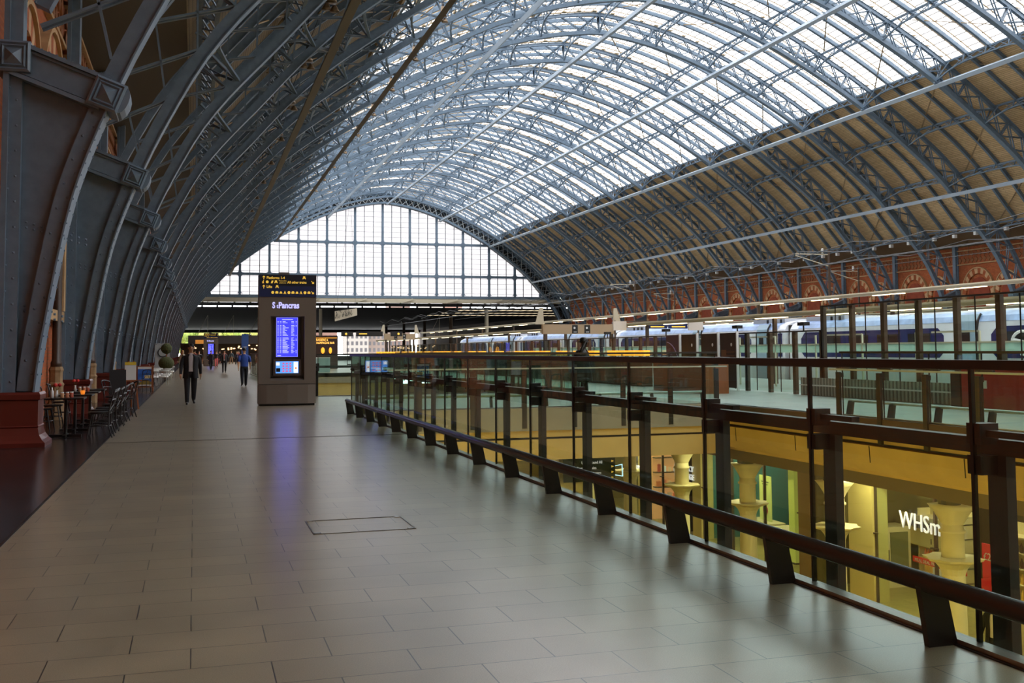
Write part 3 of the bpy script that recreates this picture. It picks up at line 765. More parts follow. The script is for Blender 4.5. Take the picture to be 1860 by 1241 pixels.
    for i in range(10):
        x = -.44+i*.117; k = i % 4
        if k == 0: disc(x, 3.33, .042)
        elif k == 1: mb.box(x-.042, x+.042, -.272, -.262, 3.3, 3.355); mb.box(x-.02, x+.02, -.272, -.262, 3.355, 3.37)
        elif k == 2: mb.prism([(x-.045, 3.3), (x+.045, 3.3), (x+.02, 3.36), (x-.02, 3.36)], 'y', -.272, -.262)
        else: mb.prism([(x-.04, 3.29), (x-.015, 3.29), (x, 3.33), (x+.015, 3.29), (x+.04, 3.29), (x, 3.38)], 'y', -.272, -.262)
    mb.build('pictogram', M_YTEXT, t)
    text('sign_line', 'Platforms 1-4', .105, (-.62, -.265, 3.73), FRONT, M_YTEXT, t, .004, sx=.92, bold=.002)
    text('sign_line', 'All other trains', .105, (-.02, -.265, 3.6), FRONT, M_YTEXT, t, .004, sx=.86, bold=.002)
    text('sign_line', 'Lifts', .105, (-.62, -.265, 3.465), FRONT, M_YTEXT, t, .004, sx=.92, bold=.002)
    text('sign_small_line', 'Thameslink', .05, (-.27, -.265, 3.66), FRONT, M_YTEXT, t, .004); text('sign_small_line', 'platforms', .05, (-.25, -.265, 3.6), FRONT, M_YTEXT, t, .004)
    return t
p1 = pillar('bronze information pillar with blue timetable screen standing on the walkway', (2.63, 31.75, 0)); ppt = proto_tree(p1)
dup(ppt, (1.85, 128, 0), label='distant information pillar with blue screen beyond the walkers')

# ------------------------------------------------------------------ undercroft: columns, shops, signs
M_COLY = mat('cream_iron_column', (228, 216, 176), .55, 0, .05, 3)
def column(label, x, y):
    t = thing('iron_column', label, 'column', (x, y, -5.4))
    MB().lathe([(.34, 0), (.34, .12), (.27, .2), (.25, 1.9), (.25, 2.78), (.29, 2.8), (.29, 2.85), (.25, 2.87), (.2, 3.42)], (0, 0, 0), 20).build('shaft', M_COLY, t, True)
    mb = MB()
    base = len(mb.v)
    for z, r in ((2.86, .26), (2.98, .28), (3.12, .31), (3.28, .39), (3.42, .5)):
        for i in range(16):
            a = PI/4*math.floor(i/2)+0; a = 2*PI*i/16; q = r*(1 if z < 3.0 else min(1.25, 1/max(abs(math.cos(a)), abs(math.sin(a)))**(1 if z > 3.2 else .5)))
            mb.v.append((q*math.cos(a)*.85, q*math.sin(a)*.85, z))
    for l in range(4):
        for i in range(16): j = (i+1) % 16; mb.f.append((base+l*16+i, base+l*16+j, base+l*16+16+j, base+l*16+16+i))
    mb.f.append(tuple(base+64+i for i in range(16)))
    mb.build('capital', M_COLY, t, True)
    mb = MB(); m = 16; base = 0
    for z, rr in ((1.85, .25), (2.0, .3), (2.12, .4), (2.19, .58), (2.24, .62), (2.25, .26)):
        for i in range(m):
            a = 2*PI*i/m; q = rr*(1+(.08*math.cos(8*a) if rr > .5 else 0)); mb.v.append((q*math.cos(a), q*math.sin(a), z))
    for l in range(5):
        for i in range(m): j = (i+1) % m; mb.f.append((l*m+i, l*m+j, l*m+m+j, l*m+m+i))
    mb.build('scalloped_collar', M_COLY, t)
    MB().lathe([(.2, 3.42), (.2, 3.5), (.15, 3.55), (.15, 4.04)], (0, 0, 0), 16).box(-.32, .32, -.05, .05, 3.44, 4.05).build('bearing', mat('bearing_grey', (110, 104, 84), .6), t)
    return t
cl = column('cream iron column with scalloped collar in front of the bookshop letters', 16.5, 20.1); clt = proto_tree(cl)
for i, y in enumerate((24.65, 29.3, 33.9)): dup(clt, (16.5, y, -5.4), label=['cream iron column hidden mostly by a balustrade post, left of the bookshop', 'cream iron column in front of the teal office', 'cream iron column between the two lines of lettering and the pink display'][i])
for i in range(1): dup(clt, (16.5, 15.5, -5.4), label='cream iron column nearest the viewer in the lower hall')
for i, y in enumerate((38.5, 43.1, 47.7)): dup(clt, (16.5, y, -5.4), label='cream iron column %s beyond the currency letters in the lower hall' % ORD[i])

SX = 18.0
M_SHOPF = mat('shopfront_pier', (206, 190, 130), .5); M_CRM = mat('cream_board', (226, 208, 168), .5)
for i, (y0, y1, m) in enumerate(((25.0, 26.1, M_SHOPF), (28.0, 28.7, mat('brown_pier', (130, 104, 62), .5)), (35.2, 35.9, M_SHOPF), (36.9, 37.2, M_DARK), (40.2, 40.9, M_SHOPF), (46, 47, M_SHOPF), (53, 54, M_SHOPF), (14.6, 15.2, M_SHOPF))):
    slab('wall_pier_%d' % (i+1), m, SX-.1, SX+.4, y0, y1, -5.4, -1.35)
slab('wall_shop_back', mat('shop_back', (104, 84, 52), .6), 22.6, 22.8, 8, 92, -5.4, -1.35)
slab('wall_shop_teal', mat('teal_wall', (40, 110, 122), .6), 21.6, 21.7, 29, 35.2, -5.4, -1.35)
for i, y in enumerate((27.3, 28.7, 35.3, 40.4, 46.4)): slab('wall_shop_side_%d' % (i+1), MATS['teal_wall'] if i == 2 else mat('olive_side', (138, 120, 66), .6), 18.4, 22.6, y, y+.1, -5.4, -1.35)
# shopfront frames: louvre, lintel, glass
def shopfront(label, y0, y1, n):
    t = thing('shopfront', label, 'shop front')
    mb = MB()
    for z in np.arange(-1.95, -1.4, .07): mb.box(SX-.06, SX+.04, y0, y1, z, z+.03)
    mb.build('louvre', mat('louvre_bronze', (104, 92, 58), .5), t)
    MB().box(SX-.04, SX+.06, y0, y1, -2.12, -1.98).build('lintel', mat('lime_lit_lintel', (200, 196, 110), .5), t)
    for i in range(n): MB().box(SX-.01, SX+.01, y0+(y1-y0)*i/n+.02, y0+(y1-y0)*(i+1)/n-.02, -5.4, -2.1).build('glass_pane', M_GLASSS, t)
    mb = MB()
    for i in range(n+1): y = y0+(y1-y0)*i/n; mb.box(SX-.03, SX+.05, y-.035, y+.035, -5.4, -2.1)
    for i in range(n+1): y = y0+(y1-y0)*i/n; mb.box(SX-.08, SX, y-.12, y+.12, -3.52, -3.48)
    mb.build('mullion', M_BRONZE, t)
    return t
shopfront('glass shop front of the bookshop with louvres above', 15.2, 25.0, 4)
shopfront('glass shop front of the shuttered dark unit left of the bookshop', 26.1, 28.0, 1)
shopfront('glass front of the teal office with desks', 28.7, 35.2, 3)
shopfront('glass front of the pink lit display shop', 37.2, 40.2, 2)
shopfront('glass front below the jewellery letters', 40.9, 46, 3)
M_MERR = M_WTEXT
tt = text('shop_letters', 'WHSmith', .62, (SX-.16, 23.75, -3.12), WEST, M_MERR, None, .015, sx=.86); tag(tt, 'white lit WHSmith lettering on the bookshop glass, cut by the cream column', 'shop sign')
tt = text('shop_letters', 'LINKS\n LONDON', .3, (SX-.16, 41.85, -3.16), WEST, M_MERR, None, .03); tag(tt, 'white lit LINKS lettering far along the lower hall', 'shop sign')
tt = text('shop_letters', 'CURRENCY\nEXCHANGE', .3, (SX-.16, 37.25, -3.0), WEST, M_MERR, None, .03); tag(tt, 'white lit currency exchange lettering beside the cream column', 'shop sign')
tt = thing('menu_board', 'cream board with black letters and white front inside the bookshop', 'sign board', (20.2, 24.4, -4.15))
MB().box(0, .1, 0, 2.45, 0, .85).build('board', M_CRM, tt)
text('letters', 'DRINKS', .3, (-.02, 2.1, .5), WEST, M_BLACK, tt, .01); text('letters', 'l  l', .22, (-.02, 1.1, .12), WEST, M_BLACK, tt, .01)
tt = thing('price_strip', 'red price strip with white letters over the drinks shelves', 'sign', (20.1, 24.2, -4.62)); MB().box(0, .04, -.2, 2.0, 0, .16).build('strip', mat('shop_red', (200, 36, 30), .4, emit=(200, 36, 30), es=.3), tt)
text('letters', 'MEAL DEAL FROM 3.29', .13, (-.01, 1.9, .03), WEST, M_WHITE, tt, .004)
# shelves with goods
def shelfunit(label, x, y, w_):
    t = thing('shelf_unit', label, 'shelf', (x, y, -5.4)); mb = MB()
    for z in (.1, .5, .9, 1.3, 1.7, 2.1): mb.box(0, .42, 0, w_, z-.03, z)
    for y_ in (0, w_-.04): mb.box(0, .45, y_, y_+.04, 0, 2.3)
    mb.box(.42, .45, 0, w_, 0, 2.4); mb.build('rack', M_CRM, t); return t
rr = random.Random(11)
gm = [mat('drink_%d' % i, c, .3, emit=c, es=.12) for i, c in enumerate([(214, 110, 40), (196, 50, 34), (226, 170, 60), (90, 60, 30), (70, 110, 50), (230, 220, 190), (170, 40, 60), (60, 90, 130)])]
bp = []
for i, m in enumerate(gm):
    o = MB().lathe([(.045, 0), (.048, .02), (.048, .15), (.02, .21), (.016, .25)], (0, 0, 0), 7).build('drink_bottle', m, None, True); bp.append(o)
bused = set()
def putbottle(k, x, y, z, lab, grp):
    b = bp[k]
    if k in bused: b = b.copy(); COL.objects.link(b)
    bused.add(k); tag(b, lab, 'bottle', grp, loc=(x, y, z))
for lab, x, y, w_, side in (('cream drinks shelf with rows of bottles left of the cream column', 20.3, 24.3, 1.9, 0), ('long shelf packed with orange and red goods right of the column', 20.3, 18.4, 4.6, 1)):
    shelfunit(lab, x, y, w_)
    for zi, z in enumerate((.5, .9, 1.3, 1.7)):
        n = int((w_-.1)/.115) if side == 0 else int((w_-.1)/.16); k0 = rr.randrange(8)
        for i in range(n):
            if i % 6 == 0: k0 = rr.choice([0, 0, 1, 2, 3, 4, 6, 5])
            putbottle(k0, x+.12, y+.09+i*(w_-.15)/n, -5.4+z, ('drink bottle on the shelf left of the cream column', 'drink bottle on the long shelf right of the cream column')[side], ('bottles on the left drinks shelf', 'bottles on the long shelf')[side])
for k, b in enumerate(bp):
    if k not in bused: bpy.data.objects.remove(b)
for i, (y, z0, z1, s_) in enumerate(((21.72, -4.35, -3.3, '£20'), (21.95, -4.95, -4.2, '50'))):
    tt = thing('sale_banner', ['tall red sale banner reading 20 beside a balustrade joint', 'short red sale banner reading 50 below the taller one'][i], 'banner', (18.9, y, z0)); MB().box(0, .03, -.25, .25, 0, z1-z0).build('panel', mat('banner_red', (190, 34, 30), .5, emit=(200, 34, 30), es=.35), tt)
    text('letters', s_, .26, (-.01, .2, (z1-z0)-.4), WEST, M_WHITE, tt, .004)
t = thing('display_fridge', 'cream cabinet with glass door inside the bookshop, left of the drinks shelf', 'cabinet', (18.7, 26.4, -5.4)); MB().box(0, 1.5, 0, .7, 0, 1.75).build('body', M_CRM, t); MB().box(.1, .7, -.02, 0, .2, 1.6).box(.8, 1.4, -.02, 0, .2, 1.6).build('door', mat('cabinet_door', (120, 118, 80), .3), t)
MB().box(.72, .74, -.03, -.02, .7, 1.1).build('handle', M_DARK, t)
# office desks and chairs, pink display
def desk(label, x, y):
    t = thing('office_desk', label, 'desk', (x, y, -5.4)); MB().box(-.35, .35, -.8, .8, .72, .76).build('top', M_CRM, t); MB().box(.3, .34, -.78, .78, 0, .72).build('front_panel', M_CRM, t)
    for s_ in (-1, 1): MB().box(-.33, .3, s_*.76-.02, s_*.76+.02, 0, .72).build('side_panel', M_CRM, t)
    MB().box(.05, .08, -.25, .25, .9, 1.22).box(.05, .12, -.05, .05, .76, .92).build('monitor', M_BLACK, t)
for i, (x, y) in enumerate(((19.6, 30.2), (19.8, 32.2), (19.9, 34.1))): desk('cream desk with a monitor in the teal office, %s from the bookshop' % ORD[i], x, y)
oc = thing('office_chair', 'navy office chair behind the nearest office desk', 'chair', (20.5, 30.6, -5.4))
MB().lathe([(.22, .0), (.03, .05), (.03, .45)], n=10).build('pedestal', M_BLACK, oc); MB().box(-.24, .24, -.24, .24, .45, .53).build('seat', mat('navy_cloth', (34, 40, 60), .8), oc); MB().lathe([(.02, .6), (.24, .65), (.25, .95), (.2, 1.1), (.02, 1.12)], (.2, 0, 0), 12, .3, 1).build('backrest', MATS['navy_cloth'], oc)
oct_ = proto_tree(oc); dup(oct_, (20.6, 32.6, -5.4), label='navy office chair behind the middle office desk')
t = thing('lit_column', 'lime green lit square column in the teal office', 'column', (18.7, 30.2, -5.4)); MB().box(0, .35, 0, .35, .05, 3.0).build('shaft', mat('lime_lit', (220, 216, 110), .5, emit=(220, 214, 100), es=.22), t); MB().box(-.04, .39, -.04, .39, 0, .05).build('base', M_DARK, t)
pd = thing('display_cabinet', 'glowing pink and amber display cabinet behind the shop glass', 'cabinet', (20.5, 39.8, -5.4), PI/2)
MB().box(.3, .4, 0, 2.3, 0, 3.0).build('backboard', mat('pink_glow', (226, 150, 96), .5, emit=(236, 160, 100), es=.55), pd)
for z in (.7, 1.3, 1.9, 2.5): MB().box(0, .3, 0, 2.3, z, z+.04).build('shelf', M_BRONZE, pd)
rr = random.Random(5)
for z in (.74, 1.34, 1.94):
    for i in range(9):
        c = rr.choice([(226, 120, 70), (236, 190, 140), (180, 60, 50), (240, 230, 220)]); hh = rr.uniform(.15, .35); xx = 20.4-i*.24
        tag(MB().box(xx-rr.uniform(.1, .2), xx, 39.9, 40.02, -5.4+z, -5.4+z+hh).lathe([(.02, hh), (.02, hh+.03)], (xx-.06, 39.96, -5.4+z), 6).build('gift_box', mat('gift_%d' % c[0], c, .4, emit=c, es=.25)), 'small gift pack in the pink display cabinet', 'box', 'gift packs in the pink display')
pb = thing('painted_screen', 'dark red patterned screen standing in the lower hall shop', 'screen', (18.6, 36.0, -5.4)); MB().box(0, .06, 0, .9, 0, 1.9).build('panel', mat('red_pattern', (150, 60, 44), .5, 0, .5, 9), pb); MB().box(-.02, .08, -.03, .93, 1.9, 1.95).build('frame', M_DARK, pb)
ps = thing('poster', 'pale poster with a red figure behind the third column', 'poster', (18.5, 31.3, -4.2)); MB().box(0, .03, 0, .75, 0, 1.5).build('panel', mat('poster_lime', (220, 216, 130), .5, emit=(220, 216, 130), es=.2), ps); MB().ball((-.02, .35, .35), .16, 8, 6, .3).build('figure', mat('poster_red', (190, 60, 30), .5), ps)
MB().box(-.012, 0, .15, .6, 1.28, 1.31).box(-.012, 0, .2, .55, 1.2, 1.22).build('print', M_DARK, ps)
# hanging direction board under the bridge
db = thing('direction_board', 'dark hanging direction board with white and yellow lines under the bridge', 'sign', (10.4, 29.2, -2.3))
MB().box(0, 1.62, -.04, .04, 0, .68).build('board', mat('sign_teal_dark', (16, 36, 36), .4), db); MB().box(.2, .24, -.02, .02, .68, 1.0).box(1.4, 1.44, -.02, .02, .68, 1.0).build('hanger', M_DARK, db)
text('line', 'Underground All', .12, (.55, -.05, .52), FRONT, M_WTEXT, db, .003, sx=.8); text('line', 'Domestic trains', .12, (.4, -.05, .36), FRONT, M_WTEXT, db, .003, sx=.8)
text('line', 'International departures', .09, (.55, -.05, .22), FRONT, M_WTEXT, db, .003, sx=.7); text('line', '♿ P i', .12, (.85, -.05, .05), FRONT, M_WTEXT, db, .003)
mb = MB()
for i in range(4): mb.prism([(1.5, .55-i*.16), (1.58, .58-i*.16), (1.5, .61-i*.16)], 'y', -.05, -.042)
mb.build('arrow', M_YTEXT, db)
nn = MB().tube([(11.9, 29.3, -2.5), (12.02, 29.3, -2.2), (12.0, 29.3, -1.9), (12.3, 29.3, -1.85), (12.32, 29.3, -2.2), (12.05, 29.3, -2.15)], .02, 6).build('neon_tube', mat('neon_ice', (190, 220, 240), .4, emit=(190, 224, 245), es=1.2)); tag(nn, 'pale blue bent light tube hanging beside the dark direction board', 'light')
# undercroft luminaires
def lamp(label, x, y, z, sx_, sy_, p, col=(1, .82, .42), cat='ceiling light'):
    t = thing('ceiling_light', label, cat, (x, y, z), group='warm ceiling lights of the lower hall')
    MB().box(-sx_/2-.05, sx_/2+.05, -sy_/2-.05, sy_/2+.05, .0, .06).build('housing', M_DARK, t); MB().box(-sx_/2, sx_/2, -sy_/2, sy_/2, -.01, 0).build('diffuser', mat('warm_diffuser', (255, 220, 120), .5, emit=(255, 214, 120), es=3), t)
    l = bpy.data.lights.new('lamp', 'AREA'); l.shape = 'RECTANGLE'; l.size = sx_; l.size_y = sy_; l.energy = p; l.color = col
    o = bpy.data.objects.new('lamp', l); COL.objects.link(o); o.parent = t; o.location = (0, 0, -.03)
LW = 100
for i, y in enumerate((8, 16, 24, 32, 40, 50, 62, 76)): lamp('warm ceiling light under the lower hall soffit along the columns', 17.2, y, -1.45, .3, 2.4, LW)
for i, y in enumerate((17, 20.5, 24, 31, 34, 39, 43.5, 50)): lamp('warm ceiling light inside a lower hall shop', 20, y, -1.45, .9, .9, LW*.55, (1, .82, .5))
# unseen trough lights added in the well to wash the fascias
def trough(label, x, y, z, rot, e, ln, grp):
    t = thing('wall_light', label, 'wall light', (x, y, z), group=grp)
    t.rotation_euler = (0, 0, rot)
    MB().box(-.06, .06, -ln/2, ln/2, -.08, .08).build('housing', M_DARK, t); MB().box(.06, .065, -ln/2+.03, ln/2-.03, -.06, .06).build('diffuser', MATS['warm_diffuser'], t)
    l = bpy.data.lights.new('lamp', 'AREA'); l.shape = 'RECTANGLE'; l.size = ln; l.size_y = .12; l.energy = e; l.color = (1, .68, .16)
    o = bpy.data.objects.new('lamp', l); COL.objects.link(o); o.parent = t; o.location = (.08, 0, 0); o.rotation_euler = (0, -PI/2+.1, 0)
for i, y in enumerate(np.arange(6, 27, 4.0)): trough('warm trough light fixed under the walkway edge inside the well', 3.9, y, -1.0, 0, 70, 1.4, 'trough lights inside the well')
for i, x in enumerate((6, 9.5, 12.5)): trough('warm trough light on a cross wall facing the bridge fascia', x, 15.0, -4.2, PI/2, 50, 1.4, 'trough lights facing the bridge')

# ------------------------------------------------------------------ tall glass security screen along the far platform edge
def screen(label, y0, y1, n, h, x=20.0):
    t = thing('glass_screen', label, 'glass screen', (x, y0, 0)); d = (y1-y0)/n
    for i in range(n): MB().box(-.01, .01, d*i+.01, d*(i+1)-.01, .05, h-.05).build('glass_pane', M_GLASSS, t)
    for i in range(n+1): MB().box(.02, .14, d*i-.09, d*i+.09, 0, h).build('post', M_BRONZE, t)
    mb = MB().box(-.03, .05, 0, y1-y0, h-.05, h).box(-.03, .05, 0, y1-y0, .95, .99); mb.build('top_rail', M_BROWN, t)
    mb = MB()
    for i in range(n): mb.box(-.014, .014, d*(i+.5)-.012, d*(i+.5)+.012, .05, h-.05)
    mb.build('joint', M_BLACK, t)
    return t
screen('tall glass screen with brown posts nearest on the train side', 3.2, 30.4, 17, 3.0)
screen('lower glass screen with brown posts running far along the bar', 30.5, 110, 48, 2.2)
t = thing('ventilation_grille', 'long slatted pale grille at the foot of the glass screen', 'grille', (19.86, 6, 0)); mb = MB()
for i in range(150): mb.box(-.02, .0, i*.17, i*.17+.085, .02, .6)
mb.build('slat', mat('grille_metal', (168, 170, 158), .4, .3), t); MB().box(.0, .08, 0, 25.5, .0, .6).build('backing', mat('grille_back', (110, 112, 100), .6), t)
mb = MB().box(-.06, -.02, 0, 25.5, .33, .37); mb.build('rail', M_WHITE, t)
t = thing('red_counter', 'bright red counter unit beside the screen at the right', 'counter', (18.9, 20.4, 0)); MB().box(0, .7, 0, 2.1, .0, 1.04).build('body', mat('bright_red', (170, 30, 26), .4), t); MB().box(-.04, .74, -.05, 2.15, 1.04, 1.09).build('top', mat('bright_red', None) if 'bright_red' in MATS else M_RED, t)
MB().box(-.02, 0, 1.2, 1.45, .55, .75).build('notice', M_WHITE, t); MB().box(-.01, .3, 2.15, 2.5, 0, .95).build('dark_end', M_DARK, t)
PB = mat('poster_brown', (58, 36, 26), .5, 0, .25, 2)
for i, (y0, y1, m) in enumerate(((40.5, 41.8, mat('poster_purple', (66, 48, 72), .5)), (38.9, 40.3, PB), (37.1, 38.5, PB), (35.6, 36.9, PB))):
    t = thing('poster_stand', ['purple poster with a pale arc, leftmost on the glass screen', 'dark brown poster beside the purple one', 'middle of the three dark brown posters on the screen', 'dark brown poster nearest the tall screen'][i], 'poster', (19.7, y0, 0))
    MB().box(0, .04, 0, y1-y0, .1, 2.2).build('panel', m, t); MB().box(-.03, .06, -.06, .0, 0, 2.25).build('post', M_WHITE, t)
    if i == 0:
        MB().tube([(-.02, 1.3-1.25*math.sin(a), .9+1.1*math.cos(a)-.1) for a in np.linspace(.1, 1.4, 12)], .02, 5).build('arc', mat('arc_pale', (140, 120, 150), .5), t); text('letters', 'JUST\nBOOK', .17, (-.01, 1.15, 1.5), WEST, mat('arc_pale', None), t, .002)
    else:
        mb = MB().ball((-.01, (y1-y0)*.3, 1.75), .07, 8, 5, .2); mb.build('emblem', M_WHITE, t)
        mb = MB()
        for z in (1.45, 1.3, 1.22, 1.0): mb.box(-.012, 0, .15, (y1-y0)-.5, z, z+.03)
        mb.box(-.012, 0, (y1-y0)-.5, (y1-y0)-.12, .85+.1*i, 1.25+.1*i); mb.build('print', mat('poster_ochre', (120, 80, 50), .6), t)

# ------------------------------------------------------------------ train
def train():
    XT = 30.5; L = 24.3
    prof_ = [(0, -.75), (-.02, .2), (0, 1.1), (0, 2.3), (.05, 2.62), (.2, 2.86), (.6, 3.04), (1.45, 3.17)]
    full = prof_+[(2.9-a, b) for a, b in prof_[::-1]]
    W_ = mat('train_white', (226, 230, 236), .25); N_ = mat('train_navy', (34, 42, 92), .25); B_ = mat('train_wash', (140, 166, 206), .3, 0, .35, 1.1); D_ = mat('train_door', (142, 168, 184), .3)
    GR = mat('train_roof_grey', (176, 178, 184), .5)
    t = thing('passenger_train', 'x', 'train car', (XT, 0, 0))
    MB().prism(full, 'y', .25, L-.25).build('body', W_, t, False)
    mb = MB()
    for a, b in zip(prof_[4:6], prof_[5:7]): mb.add([(a[0]-.012, 1, a[1]+.012), (a[0]-.012, L-1, a[1]+.012), (b[0]-.012, L-1, b[1]+.012), (b[0]-.012, 1, b[1]+.012)], [(0, 1, 2, 3)])
    mb.build('blue_wash', B_, t)
    mb = MB()
    for a, b in ((3.8, 9.2), (12.0, L-1.4)): mb.prism([(a+.3, 1.15), (a, 1.4), (a, 2.1), (a+.35, 2.42), (b-.35, 2.42), (b, 2.1), (b, 1.4), (b-.3, 1.15)], 'x', -.03, 0)
    mb.prism([(.5, 1.15), (.5, 2.42), (.9, 2.42), (.9, 1.15)], 'x', -.03, .03)
    mb.prism([(L-.9, 1.15), (L-.9, 2.42), (L-.5, 2.42), (L-.5, 1.15)], 'x', -.03, .03); band = mb.build('navy_band', N_, t)
    mb = MB()
    for y in (4.6, 6.9, 12.8, 15.0, 17.2, 19.4): mb.box(-.045, -.03, y, y+1.5, 1.78, 2.2)
    mb.build('car_window', mat('train_window', (44, 42, 40), .1), t)
    for y in (2.0, 10.0):
        d = MB().prism([(-.07, -.1), (-.07, 2.3), (.0, 2.66), (.16, 2.94), (.3, 2.94), (.2, 2.6), (.1, 2.2), (.1, -.1)], 'y', y, y+1.15).build('door', D_, t)
        MB().box(-.09, -.07, y+.35, y+.8, 1.75, 2.2).build('door_window', M_DKW, d); MB().prism([(-.09, -.1), (-.09, 2.3), (-.02, 2.7), (.16, 2.98), (.2, 2.94), (.05, 2.66), (-.02, 2.3), (-.02, -.1)], 'y', y-.06, y-.0).build('door_edge', M_DARK, d)
    mb = MB()
    for y in (1.0, L-4.5): mb.box(.5, 2.4, y, y+3.4, 3.0, 3.24)
    mb.build('roof_pod', GR, t)
    mb = MB()
    for y in (1.3, 2.0, 2.7, L-4.2, L-3.5, L-2.8): mb.box(.44, .52, y, y+.12, 3.0, 3.2); 
    for y in (4.6, L-7.5): mb.box(.46, .9, y, y+1.6, 2.92, 2.99)
    mb.build('roof_vent', M_DARK, t)
    MB().box(.25, 2.65, -.2, .25, -.4, 2.85).build('gangway', M_DARK, t)
    mb = MB().box(.2, 2.7, 1.5, L-1.5, -1.15, -.75); 
    for y in (2, 3.6, L-3.8, L-2.2): mb.lathe([(.42, -.06), (.42, .06)], (0, 0, 0), 12) if False else mb.prism([(y+.42*math.cos(a), -.78+.42*math.sin(a)) for a in [2*PI*i/12 for i in range(12)]], 'x', .3, .45)
    mb.build('undercarriage', M_DARK, t)
    return t, XT, L
tr, XT, LT = train(); trt = proto_tree(tr)
y0t = 49.6-LT
tr.location = (XT, y0t, 0); tr['label'] = 'white and navy train car behind the tall glass screen'; tr['group'] = 'cars of the standing train'
ring = MB().tube([(-.06, 4.3+.55*math.cos(a), 1.75+.45*math.sin(a)) for a in np.linspace(-.6, 4.9, 20)], .06, 6).tube([(-.06, 3.78, 1.7), (-.06, 4.85, 1.9)], .06, 6).build('emblem', M_WHITE, tr)
ring.location.y = 3.2
for i, k in enumerate((-1, 1, 2, 3)): dup(trt, (XT, y0t+LT*k, 0), label=['white and navy train car nearest the right edge, mostly out of view', 'white and navy train car behind the brown posters', 'third train car, behind the amber lamps', 'farthest train car under the beige gantry'][i])

# ------------------------------------------------------------------ platform light gantries and overhead line
def gantry(label, x, z, y0, y1, seg):
    t = thing('platform_light_beam', label, 'light fitting', (x, 0, z))
    MB().box(-.16, .16, y0, y1, 0, .2).box(-.3, -.16, y0, y1, .12, .17).build('beam', M_CREAM, t)
    mb = MB(); y = y0+1
    while y < y1-3: mb.box(-.09, .09, y, y+2.6, -.03, .0); y += seg
    mb.build('light_tube', mat('tube_light', (255, 240, 200), .5, emit=(255, 236, 190), es=4), t)
    mb = MB(); y = y0+4
    while y < y1: mb.box(-.08, .08, y-.08, y+.08, -z, 0); y += 14
    mb.build('post', M_BRONZE, t)
gantry('long cream light beam on posts above the near platform, before the train', 25.2, 3.0, 10, 150, 5)
gantry('long cream light beam on posts above the platform beyond the train', 36, 4.5, 16, 170, 6)
gantry('thin cream light beam on posts low beside the far brick wall', 56, 4.4, 30, 180, 8)
for i, (x, z, y0, y1) in enumerate(((29, 6.0, 20, 170), (33, 6.6, 20, 170), (44, 7.5, 30, 180))):
    mb = MB(); n = 14; pts = [(x, y0+(y1-y0)*k/(n*4), z+.5*(math.cos(2*PI*k/4)*.5+.5)) for k in range(n*4+1)]
    mb.tube(pts, .018, 4); mb.tube([(x, y0, z-.4), (x, y1, z-.4)], .018, 4)
    for k in range(0, n*4, 2): mb.bar(pts[k], (x, pts[k][1], z-.4), .012, .012)
    tag(mb.build('overhead_wire', M_DARK), ['overhead electric wires above the standing train', 'overhead electric wires between train and second platform', 'overhead electric wires before the far brick wall'][i], 'wire')
for i, (x, y) in enumerate(((41.5, 62), (41.5, 95), (53, 75), (53, 110))):
    t = thing('wire_mast', 'slim mast with white insulator arms %s before the far brick wall' % ('nearer left one', 'farther left one', 'nearer right one', 'farther right one')[i], 'mast', (x, y, -1.2))
    MB().box(-.06, .06, -.06, .06, 0, 9.6).build('mast', M_BRONZE, t); mb = MB().bar((0, 0, 9.2), (-2.6, 0, 9.2), .06, .06).bar((0, 0, 8.4), (-2.6, 0, 9.1), .05, .05); mb.build('arm', M_CREAM, t)
    mb = MB()
    for q in range(4): mb.lathe([(.03, 0), (.12, .04), (.03, .08)], (-.5-.0, 0, 9.25+q*.09), 8)
    mb.build('insulator', M_WHITE, t)
# beige platform gantry boards with numerals
def gantryboard(label, x0, x1, y, z0, z1, m, nums):
    t = thing('platform_board', label, 'sign board', (x0, y, z0)); W = x1-x0
    MB().box(0, W, -.15, .15, 0, z1-z0).build('board', m, t)
    for i, xx in enumerate(nums): 
        MB().box(xx-.18, xx+.18, -.18, -.15, .05, z1-z0-.05).build('number_plate', M_DARK, t)
        MB().ball((xx-.04, -.19, (z1-z0)*.62), .07, 8, 5, 1, .2).box(xx-.1, xx+.1, -.195, -.18, .1, .14).build('numeral', M_WHITE, t)
    for s_ in (0, 1):
        q = W*s_; e = .5 if s_ else -.5
        MB().prism([(q-e*.2, z1-z0), (q+e*.9, z1-z0), (q+e*.3, z1-z0+1.0), (q-e*.1, z1-z0+1.0)][::1 if s_ else -1], 'y', -.05, .05).build('fin', M_CREAM, t)
    mb = MB().box(.1, .3, -.1, .1, -z0, 0).box(W-.3, W-.1, -.1, .1, -z0, 0); mb.build('leg', M_BRONZE, t)
M_BEIGE = mat('beige_board', (176, 150, 118), .6)
gantryboard('wide beige platform board with two dark number plates', 20.1, 24.8, 60, 2.56, 3.15, M_BEIGE, (2.05, 2.85))
gantryboard('small beige platform board far off with two number plates', 20.6, 24.2, 118, 2.9, 3.6, M_BEIGE, (1.3, 2.3))
t = thing('platform_board', 'pale platform board carrying two blue and yellow signs', 'sign board', (24.9, 58.4, 2.83)); t.scale = (.85, .85, .85); MB().box(-1, 0, -.08, .08, -.1, .55).box(4.85, 6.0, -.08, .08, -.1, .55).build('board', mat('pale_beige', (214, 200, 184), .6), t)
MB().box(1.6, 3.15, -.1, .0, .03, .5).box(3.25, 4.75, -.1, .0, .03, .5).build('blue_sign', M_BLUE, t)
mb = MB()
for x in (1.75, 3.4): mb.box(x, x+1.0, -.12, -.1, .33, .42); mb.box(x+.1, x+1.15, -.12, -.1, .12, .21)
